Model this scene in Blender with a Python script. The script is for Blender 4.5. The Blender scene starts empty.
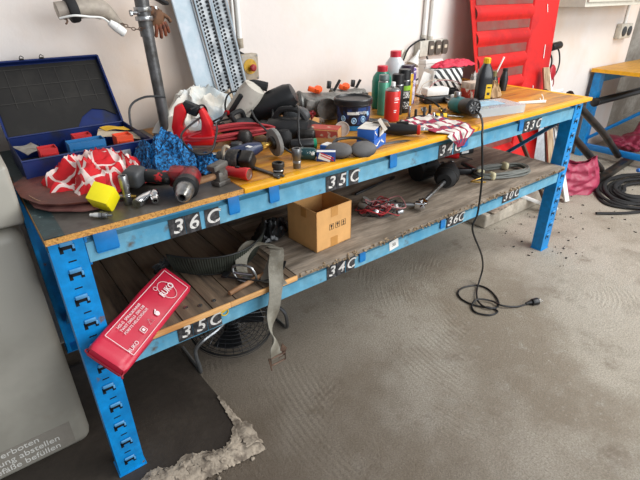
import bpy, bmesh, math, random
from mathutils import Vector, Matrix, Euler, noise
PI = math.pi
scene = bpy.context.scene
C = scene.collection
random.seed(7)
R_ = math.radians

# ---------------------------------------------------------------- camera
cam = bpy.data.cameras.new('camera')
cam_o = bpy.data.objects.new('camera', cam)
C.objects.link(cam_o)
cam.sensor_width = 36
cam.lens = 466.17 / 640 * 36
cam.clip_start = 0.02
rt = Vector((0.79430144, -0.60746323, -0.00858143))
up = Vector((0.28976879, 0.36640275, 0.88418498))
fw = Vector((0.5339656, 0.70479603, -0.46705812))
cm = Matrix((rt, up, -fw)).transposed().to_4x4()
cm.translation = Vector((-0.0698, -1.1284, 1.3584))
cam_o.matrix_world = cm
scene.camera = cam_o

# ---------------------------------------------------------------- light and exposure
scene.view_settings.view_transform = 'Standard'
scene.view_settings.look = 'None'
scene.view_settings.gamma = 1
scene.view_settings.use_curve_mapping = False
scene.view_settings.exposure = 0.24
world = bpy.data.worlds.new('world')
scene.world = world
world.use_nodes = True
bg = world.node_tree.nodes['Background']
bg.inputs[0].default_value = (0.93, 0.95, 1.0, 1)
bg.inputs[1].default_value = 0.42

def area(name, loc, target, sx, sy, power, col=(1, 1, 1)):
    l = bpy.data.lights.new(name, 'AREA')
    l.shape = 'RECTANGLE'; l.size = sx; l.size_y = sy; l.energy = power; l.color = col
    o = bpy.data.objects.new(name, l); C.objects.link(o)
    o.location = loc
    o.rotation_euler = (Vector(target) - Vector(loc)).to_track_quat('-Z', 'Y').to_euler()
    return o
area('garage_door_daylight', (2.6, -5.2, 2.3), (1.5, 0.6, 0.6), 4.6, 2.6, 205, (0.93, 0.97, 1.0))
area('floor_fill_light', (3.6, -1.9, 3.6), (2.2, -0.6, 0.0), 2.6, 1.8, 140, (1.0, 0.985, 0.96))  # overhead fill lamp added to brighten the floor, no real source there

# ---------------------------------------------------------------- helpers
def lin(h):
    h = h.lstrip('#')
    out = []
    for k in (0, 2, 4):
        c = int(h[k:k + 2], 16) / 255
        out.append(c / 12.92 if c <= 0.04045 else ((c + 0.055) / 1.055) ** 2.4)
    return (out[0], out[1], out[2], 1)

_mats = {}
def mat(name, col, rough=0.5, metal=0.0, col2=None, scale=12, lo=0.45, hi=0.62, var=0.12, vscale=30,
        bump=0.0, bscale=60, alpha=1.0, trans=0.0, stretch=None, coat=0.0, detail=5, dirt=None, dscale=6, dlo=.55, dhi=.7):
    if name in _mats: return _mats[name]
    m = bpy.data.materials.new(name); m.use_nodes = True
    nt = m.node_tree; N = nt.nodes; L = nt.links
    b = N['Principled BSDF']
    b.inputs['Roughness'].default_value = rough
    b.inputs['Metallic'].default_value = metal
    b.inputs['Alpha'].default_value = alpha
    b.inputs['Transmission Weight'].default_value = trans
    b.inputs['Coat Weight'].default_value = coat
    tc = N.new('ShaderNodeTexCoord')
    src = tc.outputs['Object']
    if stretch:
        mp = N.new('ShaderNodeMapping'); mp.inputs['Scale'].default_value = stretch
        L.new(src, mp.inputs['Vector']); src = mp.outputs['Vector']
    def nz(s, d=detail):
        n = N.new('ShaderNodeTexNoise'); n.inputs['Scale'].default_value = s; n.inputs['Detail'].default_value = d
        n.inputs['Roughness'].default_value = 0.6
        L.new(src, n.inputs['Vector']); return n.outputs['Fac']
    def ramp(f, a, c):
        r = N.new('ShaderNodeMapRange'); r.inputs['From Min'].default_value = a; r.inputs['From Max'].default_value = c
        L.new(f, r.inputs['Value']); return r.outputs['Result']
    def mix(f, a, c):
        x = N.new('ShaderNodeMix'); x.data_type = 'RGBA'
        L.new(f, x.inputs['Factor'])
        for v, k in ((a, 'A'), (c, 'B')):
            s = [i for i in x.inputs if i.name == k and i.type == 'RGBA'][0]
            if isinstance(v, tuple): s.default_value = v
            else: L.new(v, s)
        return [o for o in x.outputs if o.type == 'RGBA'][0]
    base = lin(col)
    if var > 0:
        dk = tuple(c * (1 - 2 * var) for c in base[:3]) + (1,)
        lt = tuple(min(1, c * (1 + 1.2 * var)) for c in base[:3]) + (1,)
        out = mix(ramp(nz(vscale), 0.3, 0.7), dk, lt)
    else:
        out = None; b.inputs['Base Color'].default_value = base
    if col2:
        out = mix(ramp(nz(scale), lo, hi), out if out is not None else base, lin(col2))
    if dirt:
        out = mix(ramp(nz(dscale, 8), dlo, dhi), out if out is not None else base, lin(dirt))
    if out is not None: L.new(out, b.inputs['Base Color'])
    if bump > 0:
        bm_ = N.new('ShaderNodeBump'); bm_.inputs['Strength'].default_value = bump
        bm_.inputs['Distance'].default_value = 0.004
        L.new(nz(bscale, 6), bm_.inputs['Height']); L.new(bm_.outputs['Normal'], b.inputs['Normal'])
    _mats[name] = m
    return m

class B:
    """collects shapes in one mesh"""
    def __init__(s):
        s.bm = bmesh.new()
        s.uv = None
    def _merge(s, t, M=None):
        if M is not None: t.transform(M)
        me = bpy.data.meshes.new('tmp'); t.to_mesh(me); t.free()
        s.bm.from_mesh(me); bpy.data.meshes.remove(me)
        return s
    def box(s, size, c=(0, 0, 0), rot=(0, 0, 0), bev=0.0, seg=2, M=None):
        t = bmesh.new(); bmesh.ops.create_cube(t, size=1)
        t.transform(Matrix.Diagonal((size[0], size[1], size[2], 1)))
        if bev > 0: bmesh.ops.bevel(t, geom=t.edges[:], offset=bev, segments=seg, affect='EDGES', profile=0.5)
        X = Matrix.Translation(c) @ Euler(rot).to_matrix().to_4x4()
        return s._merge(t, (M @ X) if M else X)
    def cyl(s, p0, p1, r0, r1=None, seg=16, bev=0.0, caps=True):
        p0 = Vector(p0); p1 = Vector(p1); d = p1 - p0
        t = bmesh.new()
        bmesh.ops.create_cone(t, cap_ends=caps, segments=seg, radius1=r0, radius2=r0 if r1 is None else r1, depth=d.length)
        if bev > 0:
            ed = [e for e in t.edges if abs(e.verts[0].co.z - e.verts[1].co.z) < 1e-6]
            bmesh.ops.bevel(t, geom=ed, offset=bev, segments=2, affect='EDGES', profile=0.5)
        X = Matrix.Translation((p0 + p1) / 2) @ d.to_track_quat('Z', 'Y').to_matrix().to_4x4()
        return s._merge(t, X)
    def lathe(s, prof, c=(0, 0, 0), rot=(0, 0, 0), seg=24, M=None):
        t = bmesh.new(); rings = []
        for (r, z) in prof:
            rings.append([t.verts.new((max(r, 1e-5) * math.cos(2 * PI * k / seg), max(r, 1e-5) * math.sin(2 * PI * k / seg), z)) for k in range(seg)])
        for a, b_ in zip(rings, rings[1:]):
            for k in range(seg):
                t.faces.new((a[k], a[(k + 1) % seg], b_[(k + 1) % seg], b_[k]))
        bmesh.ops.remove_doubles(t, verts=t.verts[:], dist=2e-5)
        bmesh.ops.recalc_face_normals(t, faces=t.faces[:])
        X = Matrix.Translation(c) @ Euler(rot).to_matrix().to_4x4()
        return s._merge(t, (M @ X) if M else X)
    def tube(s, pts, r, seg=8, sub=6, closed=False, smooth=True):
        pts = [Vector(p) for p in pts]
        if smooth and len(pts) > 2:
            P = []
            n = len(pts)
            rng = n if closed else n - 1
            for i in range(rng):
                if closed: a, b_, c, d = pts[(i - 1) % n], pts[i], pts[(i + 1) % n], pts[(i + 2) % n]
                else: a, b_, c, d = pts[max(i - 1, 0)], pts[i], pts[i + 1], pts[min(i + 2, n - 1)]
                for k in range(sub):
                    t = k / sub
                    P.append(0.5 * ((2 * b_) + (c - a) * t + (2 * a - 5 * b_ + 4 * c - d) * t * t + (3 * b_ - a - 3 * c + d) * t ** 3))
            if not closed: P.append(pts[-1])
        else: P = pts
        t = bmesh.new(); rings = []
        n = len(P); up_ = Vector((0, 0, 1)); prev = None
        for i, p in enumerate(P):
            if closed: tg = P[(i + 1) % n] - P[i - 1]
            else: tg = P[min(i + 1, n - 1)] - P[max(i - 1, 0)]
            if tg.length < 1e-9: tg = Vector((0, 0, 1))
            tg.normalize()
            if prev is None:
                x = tg.cross(up_)
                if x.length < 1e-3: x = tg.cross(Vector((1, 0, 0)))
            else: x = prev - tg * prev.dot(tg)
            x.normalize(); prev = x; y = tg.cross(x)
            rr = r(i / max(n - 1, 1)) if callable(r) else r
            rings.append([t.verts.new(p + (x * math.cos(2 * PI * k / seg) + y * math.sin(2 * PI * k / seg)) * rr) for k in range(seg)])
        pr = list(zip(rings, rings[1:])) + ([(rings[-1], rings[0])] if closed else [])
        for a, b_ in pr:
            for k in range(seg): t.faces.new((a[k], a[(k + 1) % seg], b_[(k + 1) % seg], b_[k]))
        if not closed:
            t.faces.new(rings[0][::-1]); t.faces.new(rings[-1])
        bmesh.ops.recalc_face_normals(t, faces=t.faces[:])
        return s._merge(t)
    def prism(s, poly, h, c=(0, 0, 0), rot=(0, 0, 0), bev=0.0, M=None):
        """polygon in local xy raised by h along z"""
        t = bmesh.new()
        vs = [t.verts.new((x, y, 0)) for x, y in poly]
        f = t.faces.new(vs)
        r = bmesh.ops.extrude_face_region(t, geom=[f])
        bmesh.ops.translate(t, verts=[g for g in r['geom'] if isinstance(g, bmesh.types.BMVert)], vec=(0, 0, h))
        bmesh.ops.recalc_face_normals(t, faces=t.faces[:])
        if bev > 0: bmesh.ops.bevel(t, geom=t.edges[:], offset=bev, segments=2, affect='EDGES', profile=0.5)
        X = Matrix.Translation(c) @ Euler(rot).to_matrix().to_4x4()
        return s._merge(t, (M @ X) if M else X)
    def ball(s, c, rad, rot=(0, 0, 0), nz=0.0, nsc=3.0, sub=3, seed=0):
        t = bmesh.new(); bmesh.ops.create_icosphere(t, subdivisions=sub, radius=1)
        if nz:
            for v in t.verts: v.co *= 1 + nz * noise.noise(v.co * nsc + Vector((seed, seed, 0)))
        if not hasattr(rad, '__len__'): rad = (rad,) * 3
        t.transform(Matrix.Diagonal((rad[0], rad[1], rad[2], 1)))
        return s._merge(t, Matrix.Translation(c) @ Euler(rot).to_matrix().to_4x4())
    def torus(s, c, R, r, rot=(0, 0, 0), seg=32, rs=8, sq=1.0):
        M = Matrix.Translation(c) @ Euler(rot).to_matrix().to_4x4()
        pts = [M @ Vector((R * math.cos(2 * PI * k / seg), R * sq * math.sin(2 * PI * k / seg), 0)) for k in range(seg)]
        return s.tube(pts, r, seg=rs, closed=True, smooth=False)
    def sheet(s, fn, nu, nv, thick=0.002):
        """surface fn(u,v)->(x,y,z) with thickness, uv kept"""
        t = bmesh.new(); uvl = t.loops.layers.uv.new('UVMap')
        g = [[t.verts.new(fn(i / nu, j / nv)) for j in range(nv + 1)] for i in range(nu + 1)]
        for i in range(nu):
            for j in range(nv):
                f = t.faces.new((g[i][j], g[i + 1][j], g[i + 1][j + 1], g[i][j + 1]))
                for l, (a, b_) in zip(f.loops, ((i, j), (i + 1, j), (i + 1, j + 1), (i, j + 1))): l[uvl].uv = (a / nu, b_ / nv)
        if thick:
            t.normal_update()
            lo = [[t.verts.new(g[i][j].co - g[i][j].normal * thick) for j in range(nv + 1)] for i in range(nu + 1)]
            def quad(vs, ij):
                try: f = t.faces.new(vs)
                except ValueError: return
                for l, (a, b_) in zip(f.loops, ij): l[uvl].uv = (a / nu, b_ / nv)
            for i in range(nu):
                for j in range(nv):
                    quad((lo[i][j + 1], lo[i + 1][j + 1], lo[i + 1][j], lo[i][j]), ((i, j + 1), (i + 1, j + 1), (i + 1, j), (i, j)))
            for i in range(nu):
                quad((g[i + 1][0], g[i][0], lo[i][0], lo[i + 1][0]), ((i + 1, 0), (i, 0), (i, 0), (i + 1, 0)))
                quad((g[i][nv], g[i + 1][nv], lo[i + 1][nv], lo[i][nv]), ((i, nv), (i + 1, nv), (i + 1, nv), (i, nv)))
            for j in range(nv):
                quad((g[0][j], g[0][j + 1], lo[0][j + 1], lo[0][j]), ((0, j), (0, j + 1), (0, j + 1), (0, j)))
                quad((g[nu][j + 1], g[nu][j], lo[nu][j], lo[nu][j + 1]), ((nu, j + 1), (nu, j), (nu, j), (nu, j + 1)))
        return s._merge(t)
    def build(s, name, m, parent=None, loc=None, rot=None, ang=35, label=None):
        me = bpy.data.meshes.new(name)
        s.bm.to_mesh(me); s.bm.free()
        for p in me.polygons: p.use_smooth = True
        me.set_sharp_from_angle(angle=R_(ang))
        me.materials.append(m)
        o = bpy.data.objects.new(name, me); C.objects.link(o)
        if parent: o.parent = parent
        if loc: o.location = loc
        if rot: o.rotation_euler = rot
        if label: o['label'] = label
        return o

def tag(o, label=None, cat=None, group=None, kind=None):
    if label: o['label'] = label
    if cat: o['category'] = cat
    if group: o['group'] = group
    if kind: o['kind'] = kind
    return o
def thing(name, label, cat, loc=(0, 0, 0), rot=(0, 0, 0), group=None):
    o = bpy.data.objects.new(name, None); C.objects.link(o)
    o.empty_display_size = 0.05
    o.location = loc; o.rotation_euler = rot if hasattr(rot, '__len__') else (0, 0, rot)
    return tag(o, label, cat, group)
def link_copy(o, parent=None):
    c = o.copy(); C.objects.link(c); c.parent = parent
    for ch in list(o.children): link_copy(ch, c)
    return c
def text(name, body, size, m, parent, loc, rot=(0, 0, 0), ext=0.0004, off=0.0, align='CENTER', M=None, sx=1.0, shear=0.0):
    cu = bpy.data.curves.new(name, 'FONT'); cu.body = body; cu.size = size; cu.extrude = ext; cu.offset = off
    cu.align_x = align; cu.align_y = 'CENTER'; cu.shear = shear
    tmp = bpy.data.objects.new('t', cu); C.objects.link(tmp)
    dg = bpy.context.evaluated_depsgraph_get()
    me = bpy.data.meshes.new_from_object(tmp.evaluated_get(dg))
    bpy.data.objects.remove(tmp); bpy.data.curves.remove(cu)
    me.materials.clear(); me.materials.append(m); me.name = name
    o = bpy.data.objects.new(name, me); C.objects.link(o)
    o.parent = parent; o.location = loc; o.rotation_euler = rot; o.scale = (sx, 1, 1)
    return o

T = 0.88      # bench top
S = 0.528     # lower shelf top
LX = 2.4984   # bench length between outer uprights
WD = 0.80     # rear of the bench

# ---------------------------------------------------------------- shared materials
BLUE = mat('bright_blue_paint', '008ad2', .36, col2='0574b4', scale=9, dirt='6e5a48', dscale=22, dlo=.66, dhi=.72, bump=.15, bscale=40)
BEAM = mat('faded_blue_paint', '72adc6', .42, col2='4894b8', scale=7, lo=.4, hi=.65, dirt='5c5348', dscale=16, dlo=.6, dhi=.74, bump=.2, bscale=50)
CLIP = mat('clip_blue_paint', '0f7ac2', .4, var=.08)
BLACK = mat('black_plastic', '17181a', .4, var=.15)
BLACKM = mat('matt_black_rubber', '1b1b1c', .75, var=.2)
DKGREY = mat('dark_grey_plastic', '3b3d3f', .5, var=.15)
GREYM = mat('grey_cast_metal', '7c7d7b', .45, .7, col2='55534f', scale=20, bump=.3, bscale=90)
DARKM = mat('greasy_dark_metal', '3f3d3b', .42, .6, col2='24211f', scale=15, bump=.3, bscale=90)
STEEL = mat('worn_steel', 'a8aaac', .3, .9, col2='77756f', scale=25)
CHROME = mat('chrome', 'd5d7d9', .12, 1.0, var=.03)
RED = mat('red_plastic', 'c81f22', .38, var=.06)
REDC = mat('red_cable_sheath', 'b0343a', .45, var=.1)
WHITE = mat('white_plastic', 'e8e8e4', .4, var=.04)
CREAM = mat('cream_paint', 'dcd8ca', .5, var=.04)
YELLOW = mat('yellow_paint', 'eac018', .45, var=.06)
ORANGE = mat('orange_plastic', 'f05a20', .4, var=.05)
CARD = mat('cardboard', 'd8a466', .8, var=.06, vscale=14, bump=.1, bscale=120)
WOOD = mat('raw_wood', '9a7350', .7, col2='7a5638', scale=8, stretch=(1, 8, 8), bump=.2)
LBLUE = mat('label_blue', '2f6fc4', .4, var=.05)
GREEN = mat('green_plastic', '0f8a62', .35, var=.05)
TEAL = mat('teal_tool_plastic', '13777c', .42, var=.08)
PAPER = mat('white_paper', 'e6e5e0', .7, var=.04)

# ================================================================ the setting
def floor_material():
    m = bpy.data.materials.new('trowelled_concrete'); m.use_nodes = True
    nt = m.node_tree; N = nt.nodes; L = nt.links; b = N['Principled BSDF']
    tc = N.new('ShaderNodeTexCoord'); P = tc.outputs['Object']
    def nz(s, d=6, r=.6, v=P):
        n = N.new('ShaderNodeTexNoise'); n.inputs['Scale'].default_value = s; n.inputs['Detail'].default_value = d; n.inputs['Roughness'].default_value = r
        L.new(v, n.inputs['Vector']); return n.outputs['Fac']
    def mr(f, a, c, lo=0., hi=1.):
        r = N.new('ShaderNodeMapRange'); r.inputs['From Min'].default_value = a; r.inputs['From Max'].default_value = c
        r.inputs['To Min'].default_value = lo; r.inputs['To Max'].default_value = hi
        L.new(f, r.inputs['Value']); return r.outputs['Result']
    def mix(f, a, c):
        x = N.new('ShaderNodeMix'); x.data_type = 'RGBA'
        if isinstance(f, float): x.inputs['Factor'].default_value = f
        else: L.new(f, x.inputs['Factor'])
        for v, k in ((a, 'A'), (c, 'B')):
            s = [i for i in x.inputs if i.name == k and i.type == 'RGBA'][0]
            if isinstance(v, tuple): s.default_value = v
            else: L.new(v, s)
        return [o for o in x.outputs if o.type == 'RGBA'][0]
    def math_(op, a, c):
        x = N.new('ShaderNodeMath'); x.operation = op
        for i, v in enumerate((a, c)):
            if isinstance(v, float): x.inputs[i].default_value = v
            else: L.new(v, x.inputs[i])
        return x.outputs[0]
    col = mix(mr(nz(1.3), .35, .65), lin('c6bcaa'), lin('ddd4c4'))
    col = mix(mr(nz(3.1, 8, .7), .52, .72), col, lin('9a8f7e'))
    col = mix(mr(nz(.9, 6, .65), .5, .62), col, lin('a89a86'))
    col = mix(mr(nz(9, 8, .75), .55, .72), col, lin('d6cfc2'))
    col = mix(mr(nz(160, 3, .8), .3, .75), col, lin('7d7568'))
    col = mix(mr(nz(60, 5, .8), .58, .74), col, lin('d2cbbf'))
    col = mix(mr(nz(4.2, 8, .75), .56, .68), col, lin('8c8070'))
    # light falling off toward the left bench end, painted in as darker brown
    sep = N.new('ShaderNodeSeparateXYZ'); L.new(P, sep.inputs[0])
    g = mr(sep.outputs[0], 0.1, 1.7, 1., 0.)
    g = math_('MULTIPLY', g, mr(nz(1.7, 7), .2, .55, .7, 1.))
    col = mix(g, col, lin('5f5142'))
    L.new(col, b.inputs['Base Color'])
    L.new(mr(nz(2.4, 7), .3, .7, .36, .64), b.inputs['Roughness'])
    # trowel arcs
    def rings(cx, cy, sc, dist):
        mp = N.new('ShaderNodeMapping'); mp.inputs['Location'].default_value = (-cx, -cy, 0); L.new(P, mp.inputs['Vector'])
        w = N.new('ShaderNodeTexWave'); w.wave_type = 'RINGS'; w.rings_direction = 'Z'; w.inputs['Scale'].default_value = sc
        w.inputs['Distortion'].default_value = dist; w.inputs['Detail'].default_value = 4; w.inputs['Detail Scale'].default_value = 3
        L.new(mp.outputs[0], w.inputs['Vector']); return w.outputs['Fac']
    w1 = math_('MULTIPLY', rings(2.15, -.30, 14.0, 1.6), mr(nz(2.4), .5, .62))
    w2 = math_('MULTIPLY', rings(1.1, -1.5, 13.0, 2.2), mr(nz(2.1), .55, .68))
    h = math_('ADD', math_('MULTIPLY', w1, .9), math_('MULTIPLY', w2, .5))
    h = math_('ADD', h, math_('MULTIPLY', nz(190, 4, .8), 3.4))
    h = math_('ADD', h, math_('MULTIPLY', nz(60, 6, .8), 2.6))
    h = math_('ADD', h, math_('MULTIPLY', nz(7, 4, .6), 2.0))
    bm_ = N.new('ShaderNodeBump'); bm_.inputs['Strength'].default_value = .6; bm_.inputs['Distance'].default_value = .006
    L.new(h, bm_.inputs['Height']); L.new(bm_.outputs[0], b.inputs['Normal'])
    return m
FLOORM = floor_material()
WALLM = mat('whitewashed_plaster', 'e0d8d2', .8, var=.03, vscale=2.5, col2='dac4b0', scale=1.3, lo=.46, hi=.72, bump=.25, bscale=35, dirt='b9a898', dscale=5, dlo=.68, dhi=.85)
DIRTYW = mat('grubby_plaster', 'b8b1a6', .85, col2='8b8175', scale=3, lo=.35, hi=.6, bump=.3, bscale=25)
b = B(); b.box((9, 7, .1), (3, -1.9, -.05)); tag(b.build('floor', FLOORM), kind='structure', label='bare trowelled concrete garage floor')
b = B(); b.box((7.07, .15, 3.0), (1.535, .925, 1.5)); tag(b.build('wall_back', WALLM), kind='structure', label='white plastered wall behind the long workbench')
b = B(); b.box((2.4, .12, 3.0), (6.27, 1.3, 1.5)); tag(b.build('wall_recess', DIRTYW), kind='structure', label='grubby recessed wall beyond the wall corner')
b = B(); b.box((.9, .12, .34), (5.6, 1.15, .17), bev=.01); tag(b.build('trim_1', DIRTYW), kind='structure', label='low concrete ledge in the recess')

# rust and dirt slab
SLABM = mat('oily_concrete_slab', '453d35', .6, col2='322b25', scale=4, lo=.35, hi=.65, var=.15, bump=.4, bscale=70)
BROKEN = mat('broken_concrete', 'a89b8a', .9, col2='6c6155', scale=25, bump=.9, bscale=70)
def slab():
    t = thing('concrete_slab', 'dark oily concrete slab with crumbled front edge under left bench leg', 'slab', (0, 0, 0))
    b = B(); tb = bmesh.new()
    # outline with an uneven front edge
    out = []
    rnd = random.Random(3)
    p0, p1 = Vector((.412, -.15)), Vector((-.35, -.06))
    for k in range(24):
        f = k / 23; p = p0.lerp(p1, f); out.append((p.x - .012, p.y + .026 + rnd.uniform(-.004, .004)))
    out += [(-.35, .62), (.37, .62), (.376, .4), (.384, .2), (.390, .08)]
    b.prism(out, .033, (0, 0, .002))
    b.build('slab_body', SLABM, t)
    def edge(u, v):
        p = p0.lerp(p1, u); inn = .075 * (.55 + .9 * noise.noise(Vector((u * 9, 1.3, 0)))) + .02
        y = p.y + inn * (1 - v) - .022 * v
        n1 = noise.noise(Vector((u * 38, v * 7, 2))); n2 = noise.noise(Vector((u * 110, v * 18, 5)))
        z = .0385 - .034 * max(0, (v - .35) / .65) ** 1.5 + .008 * abs(n1) * (1 if v > .1 else .2) + .003 * n2
        return (p.x + .012 * n1 + (.004 if u < .02 else 0), y + .010 * n2, max(.0015, z))
    b = B(); b.sheet(edge, 160, 18, 0)
    def edge2(u, v):
        y = -.15 + .26 * u; n1 = noise.noise(Vector((u * 26, v * 5, 9))); x = .412 - .03 * u - .05 * (1 - v) * (1 - u) + .016 * v + .006 * n1
        return (x, y, max(.0015, .0385 - .037 * max(0, (v - .5) / .5) ** 1.4 + .005 * abs(n1)))
    b.sheet(edge2, 60, 10, 0)
    for k in range(26):
        f = rnd.random(); p = p0.lerp(p1, f)
        b.ball((p.x, p.y - rnd.uniform(.01, .04), .004), (rnd.uniform(.004, .010), rnd.uniform(.004, .008), .004), (0, 0, rnd.random() * 3), nz=.5, sub=2, seed=k)
    o = b.build('crumbled_edge', BROKEN, t, label='pale broken front edge'); o['kind'] = 'stuff'
slab()
GREYCON = mat('dusty_concrete', 'b9b0a1', .85, col2='968c7e', scale=6, bump=.5, bscale=50)
t = thing('concrete_block', 'long dusty concrete block on the floor under right end of bench', 'block', (2.86, .535, 0))
b = B()
b.box((.90, .31, .095), (0, 0, .0478), bev=.012, seg=3); b.build('block_body', GREYCON, t)
b = B(); b.box((.34, .12, .012), (-.24, -.1, .1005), (0, 0, .1), bev=.004); b.build('mortar_patch', BROKEN, t)

# ================================================================ workbench
bench = thing('workbench', 'long blue steel workbench with yellow wooden top and lower shelf', 'workbench', (0, 0, 0))
SLOT = mat('slot_shadow_metal', '15181c', .6, .5, var=.05)
PALE = mat('rubbed_blue_paint', '5aa3d6', .45, var=.1, dirt='5a4a40', dscale=60, dlo=.55, dhi=.65)
slot_me = tongue_me = dash_me = None
def upright(x0, y0, zb, front=True, slots=True):
    global slot_me, tongue_me, dash_me
    lw = .0764; d = .062; s = 1 if front else -1
    b = B(); H_ = .8646 - zb
    prof = [(0, 0), (lw, 0), (lw, s * d), (lw - .014, s * d), (lw - .014, s * (d - .003)), (lw - .003, s * (d - .003)), (lw - .003, s * .003), (.003, s * .003), (.003, s * (d - .003)), (.014, s * (d - .003)), (.014, s * d), (0, s * d)]
    b.prism(prof, H_)
    o = b.build('upright', BLUE, bench, (x0, y0, zb))
    if slots:
        for i in range(11):
            z = .0861 + .075 * i - zb
            if slot_me is None:
                bb = B(); bb.box((.034, .0012, .011), (0, 0, 0)); bb.box((.008, .0012, .02), (-.013, 0, -.004)); bb.box((.008, .0012, .02), (.013, 0, -.004))
                q_ = bb.build('slot', SLOT, o); slot_me = q_.data
                bb = B(); bb.box((.028, .005, .012), (0, -.003, .011), (.35, 0, 0), bev=.0015); bb.box((.005, .004, .012), (.014, -.002, .0), bev=.001)
                w_ = bb.build('tongue', PALE, o); tongue_me = w_.data
                bb = B(); bb.box((.018, .001, .0035)); e_ = bb.build('slit', SLOT, o); dash_me = e_.data
                C.objects.unlink(q_); C.objects.unlink(w_); C.objects.unlink(e_)
            for nm, me, dz in (('slot', slot_me, 0), ('tongue', tongue_me, 0), ('slit', dash_me, .036)):
                c = bpy.data.objects.new(nm, me); C.objects.link(c); c.parent = o
                c.location = (lw / 2 + (.003 if i % 2 else -.001), -.0002, z + dz)
    b = B(); b.box((.085, .07, .004), (lw / 2, s * .031, .002), bev=.001); b.build('foot_plate', BLUE, o)
    return o
upright(0, 0, .0353); upright(LX - .0764, 0, 0)
upright(0, WD - .02, .0353, False, False); upright(LX - .0764, WD - .02, 0, False, False)

def beam(z0, z1, y, front=True):
    s = 1 if front else -1
    h = z1 - z0; st = h * .62
    prof = [(0, 0), (0, st), (.018, st + .004), (.018, h), (.045, h), (.045, 0)]
    b = B(); b.prism([(s * py, pz) for py, pz in prof], LX - .1528 - .004, rot=(PI / 2, 0, PI / 2))
    o = b.build('beam', BEAM, bench, (.0784, y, z0))
    return o
beam(.7784, .8644, .003); beam(.433, .509, .003)
beam(.7784, .8644, WD - .03, False); beam(.433, .509, WD - .03, False)
for x in (.0764 + .004, LX - .0764 - .004):
    for z in (.78, .44):
        b = B(); b.box((.006, .05, .10), (x, .032, z + .04), bev=.001); b.box((.006, .012, .02), (x, .004, z + .07)); b.build('beam_connector', CLIP, bench)
# frame braces at both ends
def brace(x, p, q):
    b = B(); v = Vector(q) - Vector(p); a = math.atan2(v.y, v.x)
    b.box((v.length, .036, .004), rot=(0, 0, 0)); b.box((v.length, .004, .016), (0, .012, .008)); b.box((v.length, .004, .016), (0, -.012, .008))
    M = Matrix.Translation((x, (p[0] + q[0]) / 2, (p[1] + q[1]) / 2)) @ Matrix.Rotation(PI / 2, 4, 'Z') @ Matrix.Rotation(-a, 4, 'Y')
    o = b.build('frame_brace', mat('dull_blue_paint', '2c86b8', .45, dirt='5a4a40', dscale=20), bench); o.matrix_local = M
for x in (.045, LX - .045):
    brace(x, (.05, .76), (.74, .16)); brace(x, (.74, .80), (.07, .80))
# blue clips hooked over the beams
for x, z in ((.125, .822), (.476, .822), (.612, .822), (1.118, .822), (1.53, .822), (1.935, .822), (.985, .476), (1.452, .474)):
    b = B(); w = .035 if z > .6 else .03
    if abs(x - .125) < .01: w = .055
    b.box((w, .004, .055), (0, 0, .002), bev=.001); b.box((w, .028, .003), (0, .014, .03))
    b.box((w - .004, .018, .003), (0, .008, -.026), (.2, 0, 0))
    b.build('beam_clip', CLIP, bench, (x, -.002, z + .006), (-.06, 0, 0))
# number plates
PLATE = mat('number_plate_black', '242427', .5, col2='4c4a4c', scale=60, var=.1)
NUM = mat('number_white', 'dedbd6', .5, var=.05, dirt='3a3836', dscale=45, dlo=.56, dhi=.62)
def plate(xa, xb, z, chars, gap=None):
    b = B(); w = xb - xa; n = 3
    cw = (w - (gap or 0)) / 3
    xs = [xa + cw * .5, xa + cw * 1.5, xa + cw * 2.5 + (gap or 0)]
    for x in xs: b.box((cw * .96, .002, .054), (x - (xa + xb) / 2, 0, 0), (0, random.uniform(-.03, .03), 0))
    o = b.build('number_plate', PLATE, bench, ((xa + xb) / 2, .0015, z))
    for x, ch in zip(xs, chars):
        text('plate_number', ch, .056, NUM, o, (x - (xa + xb) / 2, -.0016, .001), (PI / 2, 0, 0), off=.0007, sx=1.1, shear=.22)
plate(.282, .43, .806, '36C', .012)
plate(.812, .955, .806, '35C', .01)
plate(1.372, 1.51, .806, '34C', .008)
plate(1.965, 2.11, .806, '33C', .004)
plate(.252, .396, .464, '35C')
plate(.815, .95, .462, '34C', .003)
plate(1.482, 1.60, .465, '36C')
plate(1.90, 2.04, .472, '30C', .004)
b = B(); b.torus((0, 0, 0), .012, .002, (PI / 2, 0, 0)); b.box((.03, .001, .01), (.003, 0, .008), (0, -.4, 0)); b.build('yellow_tape_scrap', YELLOW, bench, (.408, .001, .478))
b = B(); b.box((.05, .001, .04), rot=(0, -.15, 0)); o = b.build('price_sticker', PAPER, bench, (1.157, .0015, .468))
text('sticker_number', '50', .02, mat('ink', '30303a', .6), o, (0, -.0008, 0), (PI / 2, 0, 0))

# boards of the top
def osb():
    m = mat('particle_board', 'cf9850', .85, col2='8f6030', scale=150, lo=.52, hi=.66, var=.16, vscale=260, bump=.6, bscale=140)
    return m
OSB = osb()
TOPD = mat('worn_dark_bench_top', '4c4843', .42, col2='5f5a54', scale=7, var=.12, bump=.1, bscale=30, dirt='2c2926', dscale=9, dlo=.5, dhi=.7)
TOPY = mat('worn_yellow_bench_top', 'cf9230', .36, col2='a96c24', scale=3, lo=.4, hi=.6, stretch=(1, 9, 9), var=.16, vscale=14, bump=.12, dirt='54391c', dscale=4, dlo=.52, dhi=.74)
EDGEY = mat('yellow_edge_paint', 'f0ac12', .36, var=.08, dirt='8a5f20', dscale=30, dlo=.62, dhi=.7)
b = B(); b.box((.5, .83, .0145), (.245, .383, .8722)); b.build('particle_board_core', OSB, bench)
b = B(); b.box((.457, .828, .0012), (.2655, .384, .8800)); b.build('dark_top_skin', TOPD, bench, label='dark worn surface on left end of top')
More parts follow.
